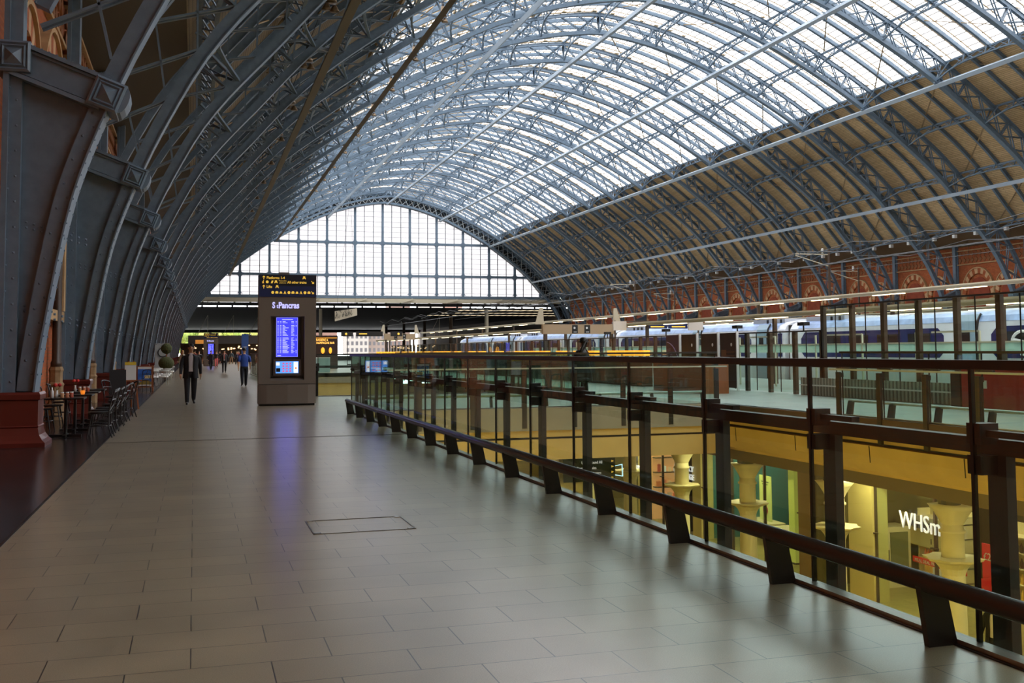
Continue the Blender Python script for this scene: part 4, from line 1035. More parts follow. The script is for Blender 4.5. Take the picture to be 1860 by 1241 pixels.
mb.build('sign_text', M_YTEXT, t); MB().box(.0, 4.85, -.03, .03, .5, .6).box(-.9, -.8, -.05, .05, -3.05, .6).box(5.6, 5.7, -.05, .05, -3.05, .6).build('frame', M_BRONZE, t)
t = thing('platform_board', 'small dark signs with yellow numerals far down the platform', 'sign board', (14.0, 105, 3.1)); MB().box(0, 1.2, 0, .1, 0, .5).box(1.5, 4.2, 0, .1, 0, .5).box(5, 6.2, 0, .1, 0, .5).build('board', M_DARK, t)
MB().ball((.5, -.02, .25), .12, 8, 5, 1, .2).ball((5.8, -.02, .25), .12, 8, 5, 1, .2).box(1.8, 2.6, -.02, 0, .2, .32).build('numeral', M_YTEXT, t); MB().box(.6, .66, .03, .08, -3.1, 0).box(5.5, 5.56, .03, .08, -3.1, 0).build('post', M_DARK, t)
t = thing('glass_barrier', 'pale mint glass barrier with white rails on the platform in front of the train', 'barrier', (23.4, 12, 0)); MB().box(0, .02, 0, 60, 1.42, 1.72).build('glass_pane', glass('mint_glass', (.65, .78, .7), 1, .5, (.7, .9, .8)), t)
mb = MB().box(-.03, .05, 0, 60, 1.72, 1.77).box(-.03, .05, 0, 60, .95, 1.0)
for i in range(21): mb.box(-.02, .04, i*3-.03, i*3+.03, 0, 2.1)
for i in range(3, 12, 2): mb.box(-.02, .02, i*3, i*3+2.2, 2.06, 2.12)
mb.build('rail_frame', mat('off_white_frame', (206, 204, 180), .5), t)
# CCTV-like camera heads on the screen
for i, y in enumerate((49.5, 42.6, 36.2, 31.6)):
    t = thing('camera_head', 'small dark camera on a bracket above the glass screen, %s from the bar end' % ORD[i], 'camera', (20.08, y, 2.25)); MB().box(-.12, .12, -.2, .2, .12, .24).build('housing', M_DARK, t); MB().box(-.02, .02, -.02, .02, -.05, .12).build('bracket', M_DARK, t)

# ------------------------------------------------------------------ long bar with amber lamps
t = thing('bar_counter', 'long dark bar counter under the amber lamps', 'counter', (18.4, 41.5, 0)); MB().box(0, .5, 0, 72, 0, 1.12).build('front', mat('bar_wood', (92, 62, 38), .5), t); MB().box(-.08, .6, -.1, 72.1, 1.12, 1.18).build('top', mat('bar_top', (70, 60, 54), .3), t)
t = thing('booth_panel', 'orange timber booth end seen through the well glass', 'booth', (17.2, 33.5, 0)); MB().box(0, 1.0, 0, 4.2, 0, 1.25).build('panel', mat('orange_timber', (150, 84, 44), .5), t); MB().box(-.04, 1.04, -.04, 4.24, 1.25, 1.3).build('capping', M_BROWN, t)
rr = random.Random(2); y = 41.9; am = mat('amber_shade', (255, 180, 60), .5, emit=(255, 172, 48), es=.85); proto = None; i = 0
while y < 112:
    if proto is None:
        proto = thing('bar_lamp', 'x', 'lamp', (0, 0, 0)); MB().box(-.14, .14, -.5, .5, .12, .36).build('shade', am, proto); MB().box(-.03, .03, -.03, .03, 0, .16).build('stem', M_GOLD, proto); pt_ = proto_tree(proto); o = proto
    else: o = dup(pt_, (0, 0, 0))
    o.location = (18.6, y, 1.19); o['label'] = 'glowing amber box lamp on the long bar counter'; o['group'] = 'amber lamps along the bar'
    y += rr.choice([1.05, 1.9, 2.7, 4.2]) if y < 75 else rr.choice([1.8, 3.4]); i += 1
# bar kiosk with lit sign
t = thing('champagne_bar', 'dark bar front with lit orange letters beyond the pillar', 'bar', (10.6, 99, 0)); MB().box(0, 2.3, 0, 2, 0, 3.1).build('body', mat('bar_brown', (60, 34, 22), .5), t)
text('letters', 'BRASSERIE &\nCHAMPAGNE BAR', .28, (.15, -.02, 2.6), FRONT, mat('amber_letter', (255, 190, 90), .5, emit=(255, 190, 90), es=1.6), t, .003, sx=.8)
MB().ball((.9, -.05, 1.7), .3, 8, 5, .6, .2).ball((1.6, -.05, 1.7), .3, 8, 5, .5, .2).box(.1, 2.2, -.03, -.01, 2.85, 2.9).build('glow_lamp', am, t)
for i, (x, y, z) in enumerate(((6.6, 82, 1.25), (8.6, 82, 1.1), (12, 84, 1.2))):
    t = thing('bar_screen', 'pale glass booth divider beyond the second well, %s from the pillar' % ORD[i], 'divider', (x, y, 0)); MB().box(0, 1.5, 0, .05, 0, z).build('glass_pane', mat('frosted', (150, 180, 176), .4), t); MB().box(0, 1.5, -.02, .07, z, z+.05).build('rail', M_WHITE, t)

# ------------------------------------------------------------------ hanging brass lamp clusters
def hanglamp(label, x, y, z, top):
    t = thing('hanging_lamp', label, 'hanging lamp', (x, y, z))
    MB().lathe([(.03, .55), (.12, .5), (.14, .1), (.2, .05), (.26, -.1), (.06, -.12)], (0, 0, 0), 12).build('lamp_body', M_GOLD, t, True)
    for dx, dz in ((-.18, -.28), (.14, -.34)): MB().lathe([(.04, .14), (.1, .1), (.2, -.1), (.21, -.13)], (dx, 0, dz), 10).build('bell_shade', M_GOLD, t, True)
    MB().lathe([(.09, .0), (.09, .12), (.04, .2)], (0, 0, .52), 8).build('top_cap', M_DARK, t)
    mb = MB().bar((0, 0, .6), (0, 0, top-z), .03, .03).bar((0, 0, .7), (-.5, 0, top-z), .025, .025).bar((0, 0, .7), (.5, 0, top-z), .025, .025); mb.build('hanger', M_DARK, t)
    return t
a = hanglamp('x', 5.1, 0, 15.7, 17.8); at_ = proto_tree(a)
b = hanglamp('x', 14.5, 0, 22.4, 24.2); bt_ = proto_tree(b)
def spot(par, loc, e, rot=(0, 0, 0), ang=2.6, col=(1, .95, .87), r=.35):
    l = bpy.data.lights.new('lamp', 'SPOT'); l.energy = e; l.spot_size = ang; l.spot_blend = .6; l.color = col; l.shadow_soft_size = r
    o = bpy.data.objects.new('lamp', l); COL.objects.link(o); o.parent = par; o.location = loc; o.rotation_euler = rot
for k in range(15):
    y = Y0+BAY*(k+2.45)
    o = a if k == 0 else dup(at_, (0, 0, 0)); o.location = (5.1, y, 15.7); o['label'] = 'brass bell lamp, %s of the lower row on the walkway side' % ORD[k]; o['group'] = 'brass lamps, lower row'
    o = b if k == 0 else dup(bt_, (0, 0, 0)); o.location = (14.5, y+BAY*2.3, 22.4)
    o['label'] = 'brass bell lamp, %s of the upper row by the glass edge' % ORD[k]; o['group'] = 'brass lamps, upper row'
    if k <= 12 and k % 2 == 0: spot(o, (0, 0, -.6), 3500, (0, .2, 0), 1.7)
    if k > 12: 
        for c in kids(o): bpy.data.objects.remove(c)
        bpy.data.objects.remove(o)
# white floodlight boxes on the lowest purlin by the far wall
fp = prof(36.9, 1.1); fl = MB().cbox((0, 0, -.16), (.3, .3, .3)).build('floodlight', M_WHITE)
n = 0
for k in range(2, 17):
    for q in (.2, .5, .8):
        o = fl if n == 0 else fl.copy()
        if n: COL.objects.link(o)
        n += 1; tag(o, 'small white floodlight box under the lowest purlin by the far wall', 'floodlight', 'floodlights along the lowest purlin', loc=(fp[0], Y0+BAY*(k+q), fp[1]-.02))

# ------------------------------------------------------------------ station extension beyond the gable
slab('ceiling_extension', M_SOFFIT, -22, 90, 217, 430, 10.6, 10.75)
slab('ceiling_step_1', mat('cream_soffit', (190, 178, 150), .6), -22, 90, 190, 205, 11.45, 11.6); slab('ceiling_step_2', M_SOFFIT, -22, 90, 205, 217, 11.0, 11.12)
slab('trim_24', M_SOFFIT, -22, 90, 429, 430, 9.4, 10.6); slab('wall_extension_left', M_SOFFIT, -22.4, -22, 190, 430, 0, 11.6); slab('wall_extension_right', mat('dim_side', (90, 78, 70), .8), 90, 90.4, 190, 430, 0, 11.6)  # side walls added to keep sky light off the soffit
for n_, (y, z0, z1, x0_, x1_) in enumerate(((205, 11.0, 11.45, -22, 90), (217, 10.6, 11.0, -22, 90))):
    mb = MB()
    for x in np.arange(x0_, x1_, 2.9): mb.box(x, x+.35, y-.2, y+.1, z0-.12, z1)
    mb.box(x0_, x1_, y-.2, y, z0-.1, z0+.02); mb.build('trim_%d' % (25+n_), M_SOFFIT, kind='structure')
for i in range(22):
    for j in range(3): slab('ceiling_panel_%d' % (i*3+j+1), mat('lit_ceiling_panel', (240, 220, 180), .5, emit=(255, 232, 190), es=.8), 56+i*1.6, 57+i*1.6, 224+j*16, 226+j*16, 10.54, 10.6)  # glowing panels stand in for daylight through rows of roof glazing
mb = MB()
for x in (3, 9, 15, 60): mb.bar((x, 262, 10.6), (x, 262, 4.6), .12, .12); mb.bar((x, 262, 10.6), (x-3, 262, 4.6), .1, .1)
mb.build('trim_27', mat('hanger_grey', (150, 140, 124), .6), kind='structure')
slab('trim_19', M_CREAM, -4, 70, YG-.6, YG-.3, 10.45, 11.15)
slab('trim_20', MATS['cream_soffit'], -4, 70, YG-.3, 190.2, 10.45, 10.55)
for i, x in enumerate(np.arange(2, 66, 8.5)):
    tag(MB().bar((x, YG-.6, 10.5), (x+2.2, YG-1.0, 11.1), .3, .3).build('bracket', M_CREAM), 'cream bracket on the gutter beam below the glazed gable', 'bracket', 'brackets of the gutter beam')
for i, (x, y, r) in enumerate(((24.5, 215, .4), (57.7, 240, .5), (60, 280, .5), (58.7, 212, .5), (60.5, 312, .5), (61, 345, .5))):
    t = thing('canopy_column', 'slim %s column under the dark canopy, %s counted in depth' % ('cream' if i < 4 else 'grey', ORD[i]), 'column', (x, y, 0)); MB().lathe([(r, 0), (r*.8, 10.6)], n=10).build('shaft', mat('canopy_cream', (206, 194, 168), .6) if i in (0, 3) else M_BRONZE, t, True); MB().box(-.8, .8, -.8, .8, 10.3, 10.6).build('head_plate', M_DARK, t)
t = thing('hanging_art_sign', 'pale hanging lattice sign full of dark strokes below the dark canopy', 'sign', (20.4, 160, 6.6)); P_ = mat('pale_sign', (188, 174, 150), .6)
MB().add([(0, 0, -.4), (3.3, -.5, .5), (3.3, -.3, 1.6), (0, .2, 1.15), (0, .15, -.4), (3.3, -.35, .5), (3.3, -.15, 1.6), (0, .35, 1.15)], [(0, 1, 2, 3), (7, 6, 5, 4), (0, 4, 5, 1), (2, 6, 7, 3), (0, 3, 7, 4), (1, 5, 6, 2)]).build('panel', P_, t)
mb = MB(); rr = random.Random(9)
for i in range(46):
    x = rr.uniform(.1, 2.7); z = rr.uniform(-.1, 1.0)+x*.22; y = -.03-x*.16; mb.bar((x, y, z), (x+rr.uniform(-.15, .2), y-.02, z+rr.uniform(.15, .45)), .05, .05)
mb.build('stroke', M_DARK, t); mb = MB().bar((.2, .2, 1.1), (2.3, .1, 18.8), .03, .03).bar((3.1, -.2, 1.5), (2.3, .1, 18.8), .03, .03); mb.build('cable', M_DARK, t)
# far backdrop: buildings and trees seen under the canopy
rr = random.Random(21); LEAF = [mat('leaf_%d' % i, c, .8, 0, .4, 1.5) for i, c in enumerate([(120, 128, 44), (98, 112, 38), (132, 132, 60)])]
for i in range(9):
    x = -22+i*5.6; y = 455+rr.uniform(-6, 6); t = thing('tree', 'yellow-green tree beyond the far end of the station, %s along' % ORD[i], 'tree', (x, y, 0))
    mb = MB()
    for k in range(26): mb.ball((rr.uniform(-3.4, 3.4), rr.uniform(-2, 2), rr.uniform(3, 12)), rr.uniform(1.2, 2.2), 7, 5)
    mb.build('crown', LEAF[i % 3], t); MB().lathe([(.4, 0), (.25, 6)], n=8).build('trunk', M_BRONZE, t)
BC = [(98, 78, 70), (106, 100, 94), (100, 72, 62), (110, 104, 98), (92, 78, 70)]
for i in range(9):
    x = 30+i*11.5; y = 470+(i % 3)*10; hgt = rr.uniform(11, 17) if i < 5 else rr.uniform(20, 26); t = thing('city_building', 'pale town building beyond the station end, %s counted across' % ORD[i], 'building', (x, y, 0))
    MB().box(0, 10.5, 0, 8, 0, hgt).build('wall', mat('town_%d' % (i % 5), BC[i % 5], .8), t); mb = MB(); z = 1.5
    while z < hgt-2:
        for k in range(5): mb.box(.7+k*2, 1.8+k*2, -.05, .02, z, z+1.7)
        z += 3
    mb.build('window_grid', mat('town_window', (50, 46, 48), .4), t); MB().box(-.3, 10.8, -.3, 8.3, hgt, hgt+.4).build('parapet', M_WHITE, t)
# structures in the concourse far down the walkway
t = thing('shop_block', 'dark fascia over the far shops at the end of the walkway', 'shop', (-1.0, 176, 0)); MB().box(0, 13.5, 0, 6, 3.0, 4.35).build('fascia', mat('dark_fascia', (62, 54, 52), .6), t); MB().box(0, 13.5, 3, 6, 0, 3.0).build('interior', mat('dim_interior', (70, 56, 46), .7), t)
mb = MB(); rr = random.Random(4)
for i in range(30): x = rr.uniform(.2, 13); z = rr.uniform(1.9, 2.8); mb.box(x, x+.25, 2.9, 2.99, z, z+.15)
mb.build('shelf_light', mat('shop_spot', (255, 220, 170), .5, emit=(255, 214, 160), es=2.0), t); MB().box(-1.2, 0, 1, 6, 2.9, 3.1).box(-1.2, 0, 3, 6, 0, 2.9).build('side_bay', MATS['dim_interior'], t)
t = thing('banner_totem', 'tall blue banner beside the walkway glass, beyond the blue-shirted walker', 'banner', (3.75, 90, 0)); MB().box(0, .56, 0, .08, .4, 3.1).build('panel', mat('banner_blue', (52, 86, 150), .5), t); MB().box(.2, .36, .1, .16, 0, 3.15).build('post', M_DARK, t); MB().box(.1, .45, -.01, 0, 2.0, 2.05).box(.1, .4, -.01, 0, 1.8, 1.85).build('print', M_WHITE, t)
t = thing('hanging_sign', 'small amber sign by the distant pillar', 'sign', (.1, 126, 2.6)); MB().box(0, .9, 0, .1, 0, .45).build('panel', mat('amber_sign', (200, 130, 60), .5, emit=(255, 170, 70), es=.25), t); MB().box(.4, .44, .02, .06, -2.6, 0).build('post', M_DARK, t)

# ------------------------------------------------------------------ cafe
def chair():
    t = thing('bentwood_chair', 'x', 'chair')   # seat centre at origin, backrest on +x
    MB().lathe([(.2, .44), (.215, .45), (.215, .475), (.2, .48)], n=16).build('seat', M_BLACK, t)
    MB().tube([(-.15+.0*math.cos(a), 0, 0) for a in (0,)]+[(-.15, 0, 0)], .01, 4) if False else None
    mb = MB().tube([(.2*math.cos(a), .2*math.sin(a), .22) for a in [2*PI*i/14 for i in range(14)]], .009, 5, True); mb.build('leg_ring', M_BLACK, t)
    for sx_, sy_ in ((-1, -1), (-1, 1)): MB().tube([(sx_*.13, sy_*.14, .44), (sx_*.17, sy_*.17, .2), (sx_*.2, sy_*.19, 0)], [.016, .014, .011], 6).build('leg', M_BLACK, t)
    for sy_ in (-1, 1): MB().tube([(.24, sy_*.17, 0), (.17, sy_*.17, .22), (.17, sy_*.17, .45), (.21, sy_*.18, .66), (.27, sy_*.17, .86)], .014, 6).build('rear_leg', M_BLACK, t)
    mb = MB().tube([(.265, -.17, .84), (.31, -.1, .87), (.325, 0, .88), (.31, .1, .87), (.265, .17, .84)], .018, 6).tube([(.225, -.17, .7), (.26, -.08, .71), (.27, 0, .71), (.26, .08, .71), (.225, .17, .7)], .014, 6)
    for sy_ in (-1, 1): mb.tube([(.19, sy_*.15, .5), (.25, sy_*.05, .62), (.3, 0, .86)], .009, 5)
    mb.build('backrest', M_BLACK, t); return t
def table():
    t = thing('cafe_table', 'x', 'table'); MB().box(-.34, .34, -.32, .32, .715, .745).build('table_top', M_BLACK, t); MB().lathe([(.035, .06), (.03, .7)], n=10).build('pedestal', M_BLACK, t)
    for r_ in (0, PI/2): c, s_ = math.cos(r_), math.sin(r_); MB().bar((-.28*c, -.28*s_, .03), (.28*c, .28*s_, .03), .06, .05).build('foot', M_BLACK, t)
    return t
ch = chair(); cht = proto_tree(ch); tb = table(); tbt = proto_tree(tb)
TY = (21.35, 22.95, 24.5, 26.1)
first = True
for i, y in enumerate(TY):
    o = tb if i == 0 else dup(tbt, (0, 0, 0)); o.location = (-2.3, y, 0); o['label'] = 'black cafe table beside the iron ribs, %s from the camera' % ORD[i]; o['group'] = 'black cafe tables'
    for sd, rz, x in ((1, 0, -1.68), (-1, PI, -2.92)):
        for dy in (-.0,) if sd > 0 or i else (-.05,):
            o = ch if first else dup(cht, (0, 0, 0)); first = False
            o.location = (x, y-.1+dy+(.18 if sd < 0 else -.1), 0); o.rotation_euler[2] = rz+(R_.uniform(-.15, .15)); o['group'] = 'bentwood cafe chairs'
            o['label'] = 'black bentwood chair on the %s side of the %s cafe table' % ('aisle' if sd > 0 else 'wall', ORD[i])
for lab, x, y, rz in (('black bentwood chair standing alone beyond the last cafe table', -1.62, 27.5, .3), ('black bentwood chair pulled out behind the nearest table', -1.72, 22.0, -.1), ('dark chair in front of the framed travel poster', -1.95, 45.6, 1.2), ('black bentwood chair tucked beside the dark easel board', -1.95, 28.7, 2.6)):
    dup(cht, (x, y, 0), rz, lab, 'bentwood cafe chairs')
# things on the tables
def condiments(i, y):
    x = -2.3
    for k, (dx, dy, c, nm, lb) in enumerate(((-.05, -.15, (200, 150, 110), 'sauce_jar', 'small amber jar'), (.03, -.08, (190, 120, 90), 'sauce_jar', 'small brown jar'), (.1, -.02, (180, 90, 70), 'sauce_jar', 'small reddish jar'))):
        t = thing(nm, '%s on the %s cafe table' % (lb, ORD[i]), 'jar', (x+dx, y+dy, .745), group=None)
        MB().lathe([(.03, 0), (.033, .01), (.033, .08), (.028, .09)], n=10).build('jar_body', mat('jar_%d' % k, c, .25), t, True); MB().lathe([(.03, .09), (.03, .11)], n=10).build('lid', M_WHITE, t)
    t = thing('flower_vase', 'small glass vase with red flowers on the %s cafe table' % ORD[i], 'vase', (x-.15, y-.1, .745)); MB().lathe([(.025, 0), (.03, .05), (.018, .12), (.022, .14)], n=10).build('vase', M_WHITE, t, True)
    mb = MB()
    for q in range(3): mb.tube([(0, 0, .12), (.05*math.cos(q*2.1), .05*math.sin(q*2.1), .22)], .003, 4)
    mb.build('stem', mat('stem_green', (60, 90, 40), .7), t); mb = MB()
    for q in range(3): mb.ball((.05*math.cos(q*2.1), .05*math.sin(q*2.1), .24), .035, 8, 5)
    mb.build('blossom', mat('red_blossom', (196, 40, 34), .6), t)
for i in (0, 2): condiments(i, TY[i])
t = thing('tea_light', 'orange glass candle holder on the second cafe table', 'candle holder', (-2.15, TY[1]-.1, .745)); MB().lathe([(.03, 0), (.042, .03), (.042, .08)], n=12).build('glass', mat('orange_glass', (236, 130, 40), .3, emit=(236, 130, 40), es=.6), t)
t = thing('napkin_bottle', 'clear water bottle at the edge of the nearest cafe table', 'bottle', (-2.52, TY[0]-.2, .745)); MB().lathe([(.03, 0), (.03, .12), (.012, .16), (.012, .2)], n=10).build('bottle', M_WHITE, t, True)
# boards and easels
t = thing('menu_easel', 'timber easel holding a white menu sheet beyond the cafe chairs', 'easel', (-1.7, 31.3, 0)); WD = mat('easel_wood', (150, 84, 44), .6)
for dx in (-.22, .22): MB().bar((dx, 0, 0), (dx*.3, .12, 1.35), .04, .04).build('leg', WD, t)
MB().bar((0, .5, 0), (0, .12, 1.3), .04, .04).build('leg', WD, t); MB().box(-.3, .3, -.02, .04, .78, .82).build('ledge', WD, t); MB().box(-.16, .14, -.01, .02, .82, 1.28).build('menu_sheet', M_WHITE, t)
MB().box(-.16, .14, -.02, -.005, 1.24, 1.32).build('clip', mat('clip_yellow', (220, 190, 60), .5), t)
t = thing('sandwich_board', 'dark folded chalkboard leaning by the second rib pedestal', 'sign board', (-1.98, 30.1, 0)); MB().bar((0, 0, 0), (0, .25, 1.12), .42, .04, (0, 1, 0)).build('board', mat('chalkboard', (30, 26, 26), .6), t); MB().bar((0, .55, 0), (0, .27, 1.12), .42, .04, (0, 1, 0)).build('rear_board', MATS['chalkboard'], t)
t = thing('framed_poster', 'framed travel poster of blue sky and coast on wooden feet', 'poster', (-1.98, 46.5, 0)); t.scale = (.82, .9, .73); MB().box(-.38, .38, 0, .05, .18, 1.42).build('frame', WD, t); MB().box(-.33, .33, -.01, 0, .25, 1.36).build('margin', M_WHITE, t)
MB().box(-.33, .33, -.02, -.01, .35, 1.24).build('picture', mat('poster_sky', (44, 100, 180), .5, 0, .4, 3), t); MB().box(-.0, .33, -.025, -.02, .7, .88).build('beach', mat('sand', (216, 196, 140), .6), t); MB().prism([(-.33, .35), (.33, .35), (.33, .5), (.05, .62), (-.33, .45)], 'y', -.026, -.02).build('shore', mat('shore', (150, 130, 60), .6), t)
for dx in (-.4, .4): MB().box(dx-.04, dx+.04, -.2, .25, 0, .18).box(dx-.03, dx+.03, 0, .06, .1, 1.45).build('foot', WD, t)
t = thing('topiary_pot', 'clipped double ball topiary in a pale tub beside the distant seats', 'plant', (-1.55, 64, 0)); GL = mat('topiary_leaf', (66, 70, 34), .9, 0, .4, 12, .8)
MB().lathe([(.3, 0), (.38, .45), (.36, .5)], n=14).build('tub', M_CONC, t, True); MB().ball((0, 0, .98), .44, 22, 14, 1, 1, .85).build('lower_foliage', GL, t); MB().ball((0, 0, 1.82), .31, 20, 12).build('upper_foliage', GL, t); MB().lathe([(.03, 1.3), (.03, 1.6)], n=6).build('stem', WD, t)
t = thing('cafe_banner', 'white pull-up banner behind the topiary with a round emblem', 'banner', (-1.9, 66, 0)); MB().box(-.35, .5, 0, .04, .3, 2.15).build('sheet', mat('banner_grey', (170, 172, 170), .6), t); MB().tube([(.1+.27*math.cos(a), -.02, 1.6+.27*math.sin(a)) for a in np.linspace(0, 6.0, 20)], .03, 5).build('emblem', M_BLACK, t); MB().box(-.35, .5, -.1, .14, 0, .06).box(.05, .1, .05, .08, 0, 2.1).build('foot', M_DARK, t)
# distant pale seating
pc = thing('tub_chair', 'x', 'chair'); MB().lathe([(.25, .38), (.27, .42), (.25, .46)], n=12).build('seat', M_WHITE, pc); MB().tube([(.27*math.cos(a), .27*math.sin(a), .7) for a in np.linspace(-2, 2, 12)], .025, 6).build('back_rail', mat('pale_cane', (170, 170, 164), .5), pc)
for a in (.6, 2.5, 3.8, 5.6): MB().tube([(.24*math.cos(a), .24*math.sin(a), .7 if a in (.6, 5.6) else .4), (.27*math.cos(a), .27*math.sin(a), 0)], .018, 5).build('leg', MATS['pale_cane'], pc)
pct = proto_tree(pc)
dt = thing('round_table', 'x', 'table'); MB().lathe([(.34, .72), (.34, .74)], n=16).build('table_top', M_WHITE, dt); MB().lathe([(.2, 0), (.03, .04), (.03, .72)], n=10).build('pedestal', M_DARK, dt); dtt = proto_tree(dt)
for i, y in enumerate((54, 57.5, 61, 69)):
    o = dt if i == 0 else dup(dtt, (0, 0, 0)); o.location = (-2.0, y, 0); o['label'] = 'pale round table in the distant seating, %s along' % ORD[i]; o['group'] = 'pale round tables'
    for k, (dx, dy) in enumerate(((.55, -.1), (-.5, .2), (.1, -.65))):
        o = pc if i == 0 and k == 0 else dup(pct, (0, 0, 0)); o.location = (-2.0+dx, y+dy, 0); o.rotation_euler[2] = math.atan2(dy, dx); o['group'] = 'pale tub chairs'; o['label'] = 'pale tub chair on the %s side of the %s round table' % (('aisle', 'wall', 'near')[k], ORD[i])


# ------------------------------------------------------------------ people
SKIN = mat('skin', (196, 148, 118), .5); SKIND = mat('skin_dark', (96, 62, 46), .5)
HAIRD = mat('hair_dark', (34, 24, 20), .6, 0, .3, 30); HAIRB = mat('hair_fair', (190, 150, 96), .6, 0, .3, 30)
def person(label, loc, rz, top, legs, skin=SKIN, hair=HAIRD, H=1.78, stride=.18, arms=(.12, -.1), shirt=None, tie=None, jacket=None, coat=None, long_hair=False, sleeves=True, detail=True, group=None, cat='person', head_tilt=0, armpose=None, shoes=None, bag=None):
    """faces -y; body is one skinned surface, clothing and hair are children"""
    k = H/1.78; V = []; E = []; Rr = []
    def nd(x, y, z, r, par=None, r2=None):
        V.append((x*k, y*k, z*k)); Rr.append((r*k, (r2 or r)*k)); i = len(V)-1
        if par is not None: E.append((par, i))
        return i
    reg = []  # (a, b, region)
    p = nd(0, 0, .96, .125, None, .1)
    s1 = nd(0, .0, 1.1, .125, p, .095); s2 = nd(0, .005, 1.25, .15, s1, .105); s3 = nd(0, .01, 1.38, .155, s2, .1); nk = nd(0, .005, 1.47, .07, s3, .065)
    hb = nd(0, -.01, 1.55, .052, nk); 
    hy = -.02-head_tilt*.05
    h1 = nd(0, hy, 1.615, .07, hb, .08); h2 = nd(0, hy-.0, 1.69, .08, h1, .095); h3 = nd(0, hy+.0, 1.745, .05, h2, .06)
    legn = []
    for sd, st in ((-1, stride), (1, -stride)):
        a = nd(sd*.1, 0, .9, .12, p); b = nd(sd*.1, -st*.5-.02, .5, .085, a); sw = .1 if st < 0 else 0
        c = nd(sd*.1, -st, .1+sw*.8, .066, b); d = nd(sd*.105, -st-.03, .045+sw*.5, .042, c); e = nd(sd*.115, -st-.17, .035+sw*.1, .036, d)
        legn.append((a, b, c, d, e))
    armn = []; hands = []
    for qi, (sd, sw) in enumerate(((-1, arms[0]), (1, arms[1]))):
        if armpose and armpose[qi]:
            pts = armpose[qi]
        else: pts = [(sd*.275, sw*-.5+.03, 1.15), (sd*.29, -sw-.02, .9)]
        a = nd(sd*.205, .01, 1.41, .078, s3); b = nd(*pts[0], .06, a); c = nd(*pts[1], .04 if sleeves else .032, b)
        w_ = Vector(pts[1])-Vector(pts[0]); w_.normalize(); q = Vector(pts[1])+w_*.07
        d = nd(q.x, q.y, q.z, .03, c, .022)
        armn.append((a, b, c, d)); hands.append(d)
        if detail:
            sidev = Vector((0, 1, 0)) if abs(w_.y) < .8 else Vector((0, 0, 1)); curl = Vector((-sd, 0, 0))
            for fi, (o_, ln) in enumerate(((-.03, .062), (-.01, .075), (.01, .07), (.03, .055))):
                a1 = q+w_*.03+sidev*o_; a2 = a1+w_*ln*.55+curl*.008; a3 = a2+w_*ln*.4+curl*.022
                i1 = nd(*a1, .0095, d); i2 = nd(*a2, .0085, i1); nd(*a3, .007, i2)
            t1 = q-w_*.02-sidev*.035; t2 = t1+w_*.03-sidev*.02+curl*.01; i1 = nd(*t1, .011, d); i2 = nd(*t2, .0095, i1); nd(*(t2+w_*.03+curl*.012), .008, i2)
    me = bpy.data.meshes.new('person_body'); me.from_pydata(V, E, []); o = bpy.data.objects.new('person_body', me); COL.objects.link(o)
    sm = o.modifiers.new('s', 'SKIN'); sm.use_smooth_shade = True
    for i, v in enumerate(me.skin_vertices[0].data): v.radius = Rr[i]; v.use_root = (i == 0)
    ss = o.modifiers.new('u', 'SUBSURF'); ss.levels = 2 if detail else 1
    dg = bpy.context.evaluated_depsgraph_get(); me2 = bpy.data.meshes.new_from_object(o.evaluated_get(dg)); bpy.data.objects.remove(o)
    me2.materials.clear()
    for m in (top, legs, skin, shoes or M_BLACK): me2.materials.append(m)
    P = [Vector(v) for v in V]
    segs = []
    def sg(a, b, r): segs.append((P[a], P[b], r))
    sg(p, s1, 0); sg(s1, s2, 0); sg(s2, s3, 0); sg(s3, nk, 0); sg(nk, hb, 2); sg(hb, h1, 2); sg(h1, h2, 2); sg(h2, h3, 2)
    for a, b, c, d, e in legn: sg(p, a, 1); sg(a, b, 1); sg(b, c, 1); sg(d, e, 3)
    for a, b, c, d in armn: sg(s3, a, 0); sg(a, b, 0); sg(b, c, 0 if sleeves else 2); sg(c, d, 2); segs.append((P[d], P[d]+(P[d]-P[c])*1.2, 2))
    def dist(q, a, b):
        ab = b-a; t_ = max(0, min(1, (q-a).dot(ab)/max(ab.length_squared, 1e-9))); return (q-(a+ab*t_)).length
    mi = []
    for pl_ in me2.polygons:
        q = Vector(pl_.center); mi.append(min(segs, key=lambda s_: dist(q, s_[0], s_[1])-(.0))[2])
    me2.polygons.foreach_set('material_index', mi); me2.polygons.foreach_set('use_smooth', [True]*len(mi))
    t = bpy.data.objects.new('person', me2); me2.name = 'person'; COL.objects.link(t); tag(t, label, cat, group, loc=loc, rz=rz)
    hz = 1.69*k; hyk = hy*k
    # face and hair
    if detail:
        mb = MB(); mb.prism([(-.012, 1.645*k), (.012, 1.645*k), (.004, 1.69*k), (-.004, 1.69*k)], 'y', hyk-.105*k, hyk-.07*k); mb.build('nose', skin, t)
        mb = MB()
        for sx_ in (-1, 1): mb.ball((sx_*.03*k, hyk-.085*k, 1.69*k), .0085*k, 6, 4)
        mb.box(-.022*k, .022*k, hyk-.092*k, hyk-.08*k, 1.617*k, 1.624*k); mb.build('eyes_and_mouth', HAIRD, t)
        mb = MB()
        for sx_ in (-1, 1): mb.ball((sx_*.082*k, hyk+.01, 1.68*k), .02*k, 6, 5, .4, 1, 1.4)
        mb.build('ear', skin, t)
    mb = MB(); base = 0; n_, m_ = 14, 7
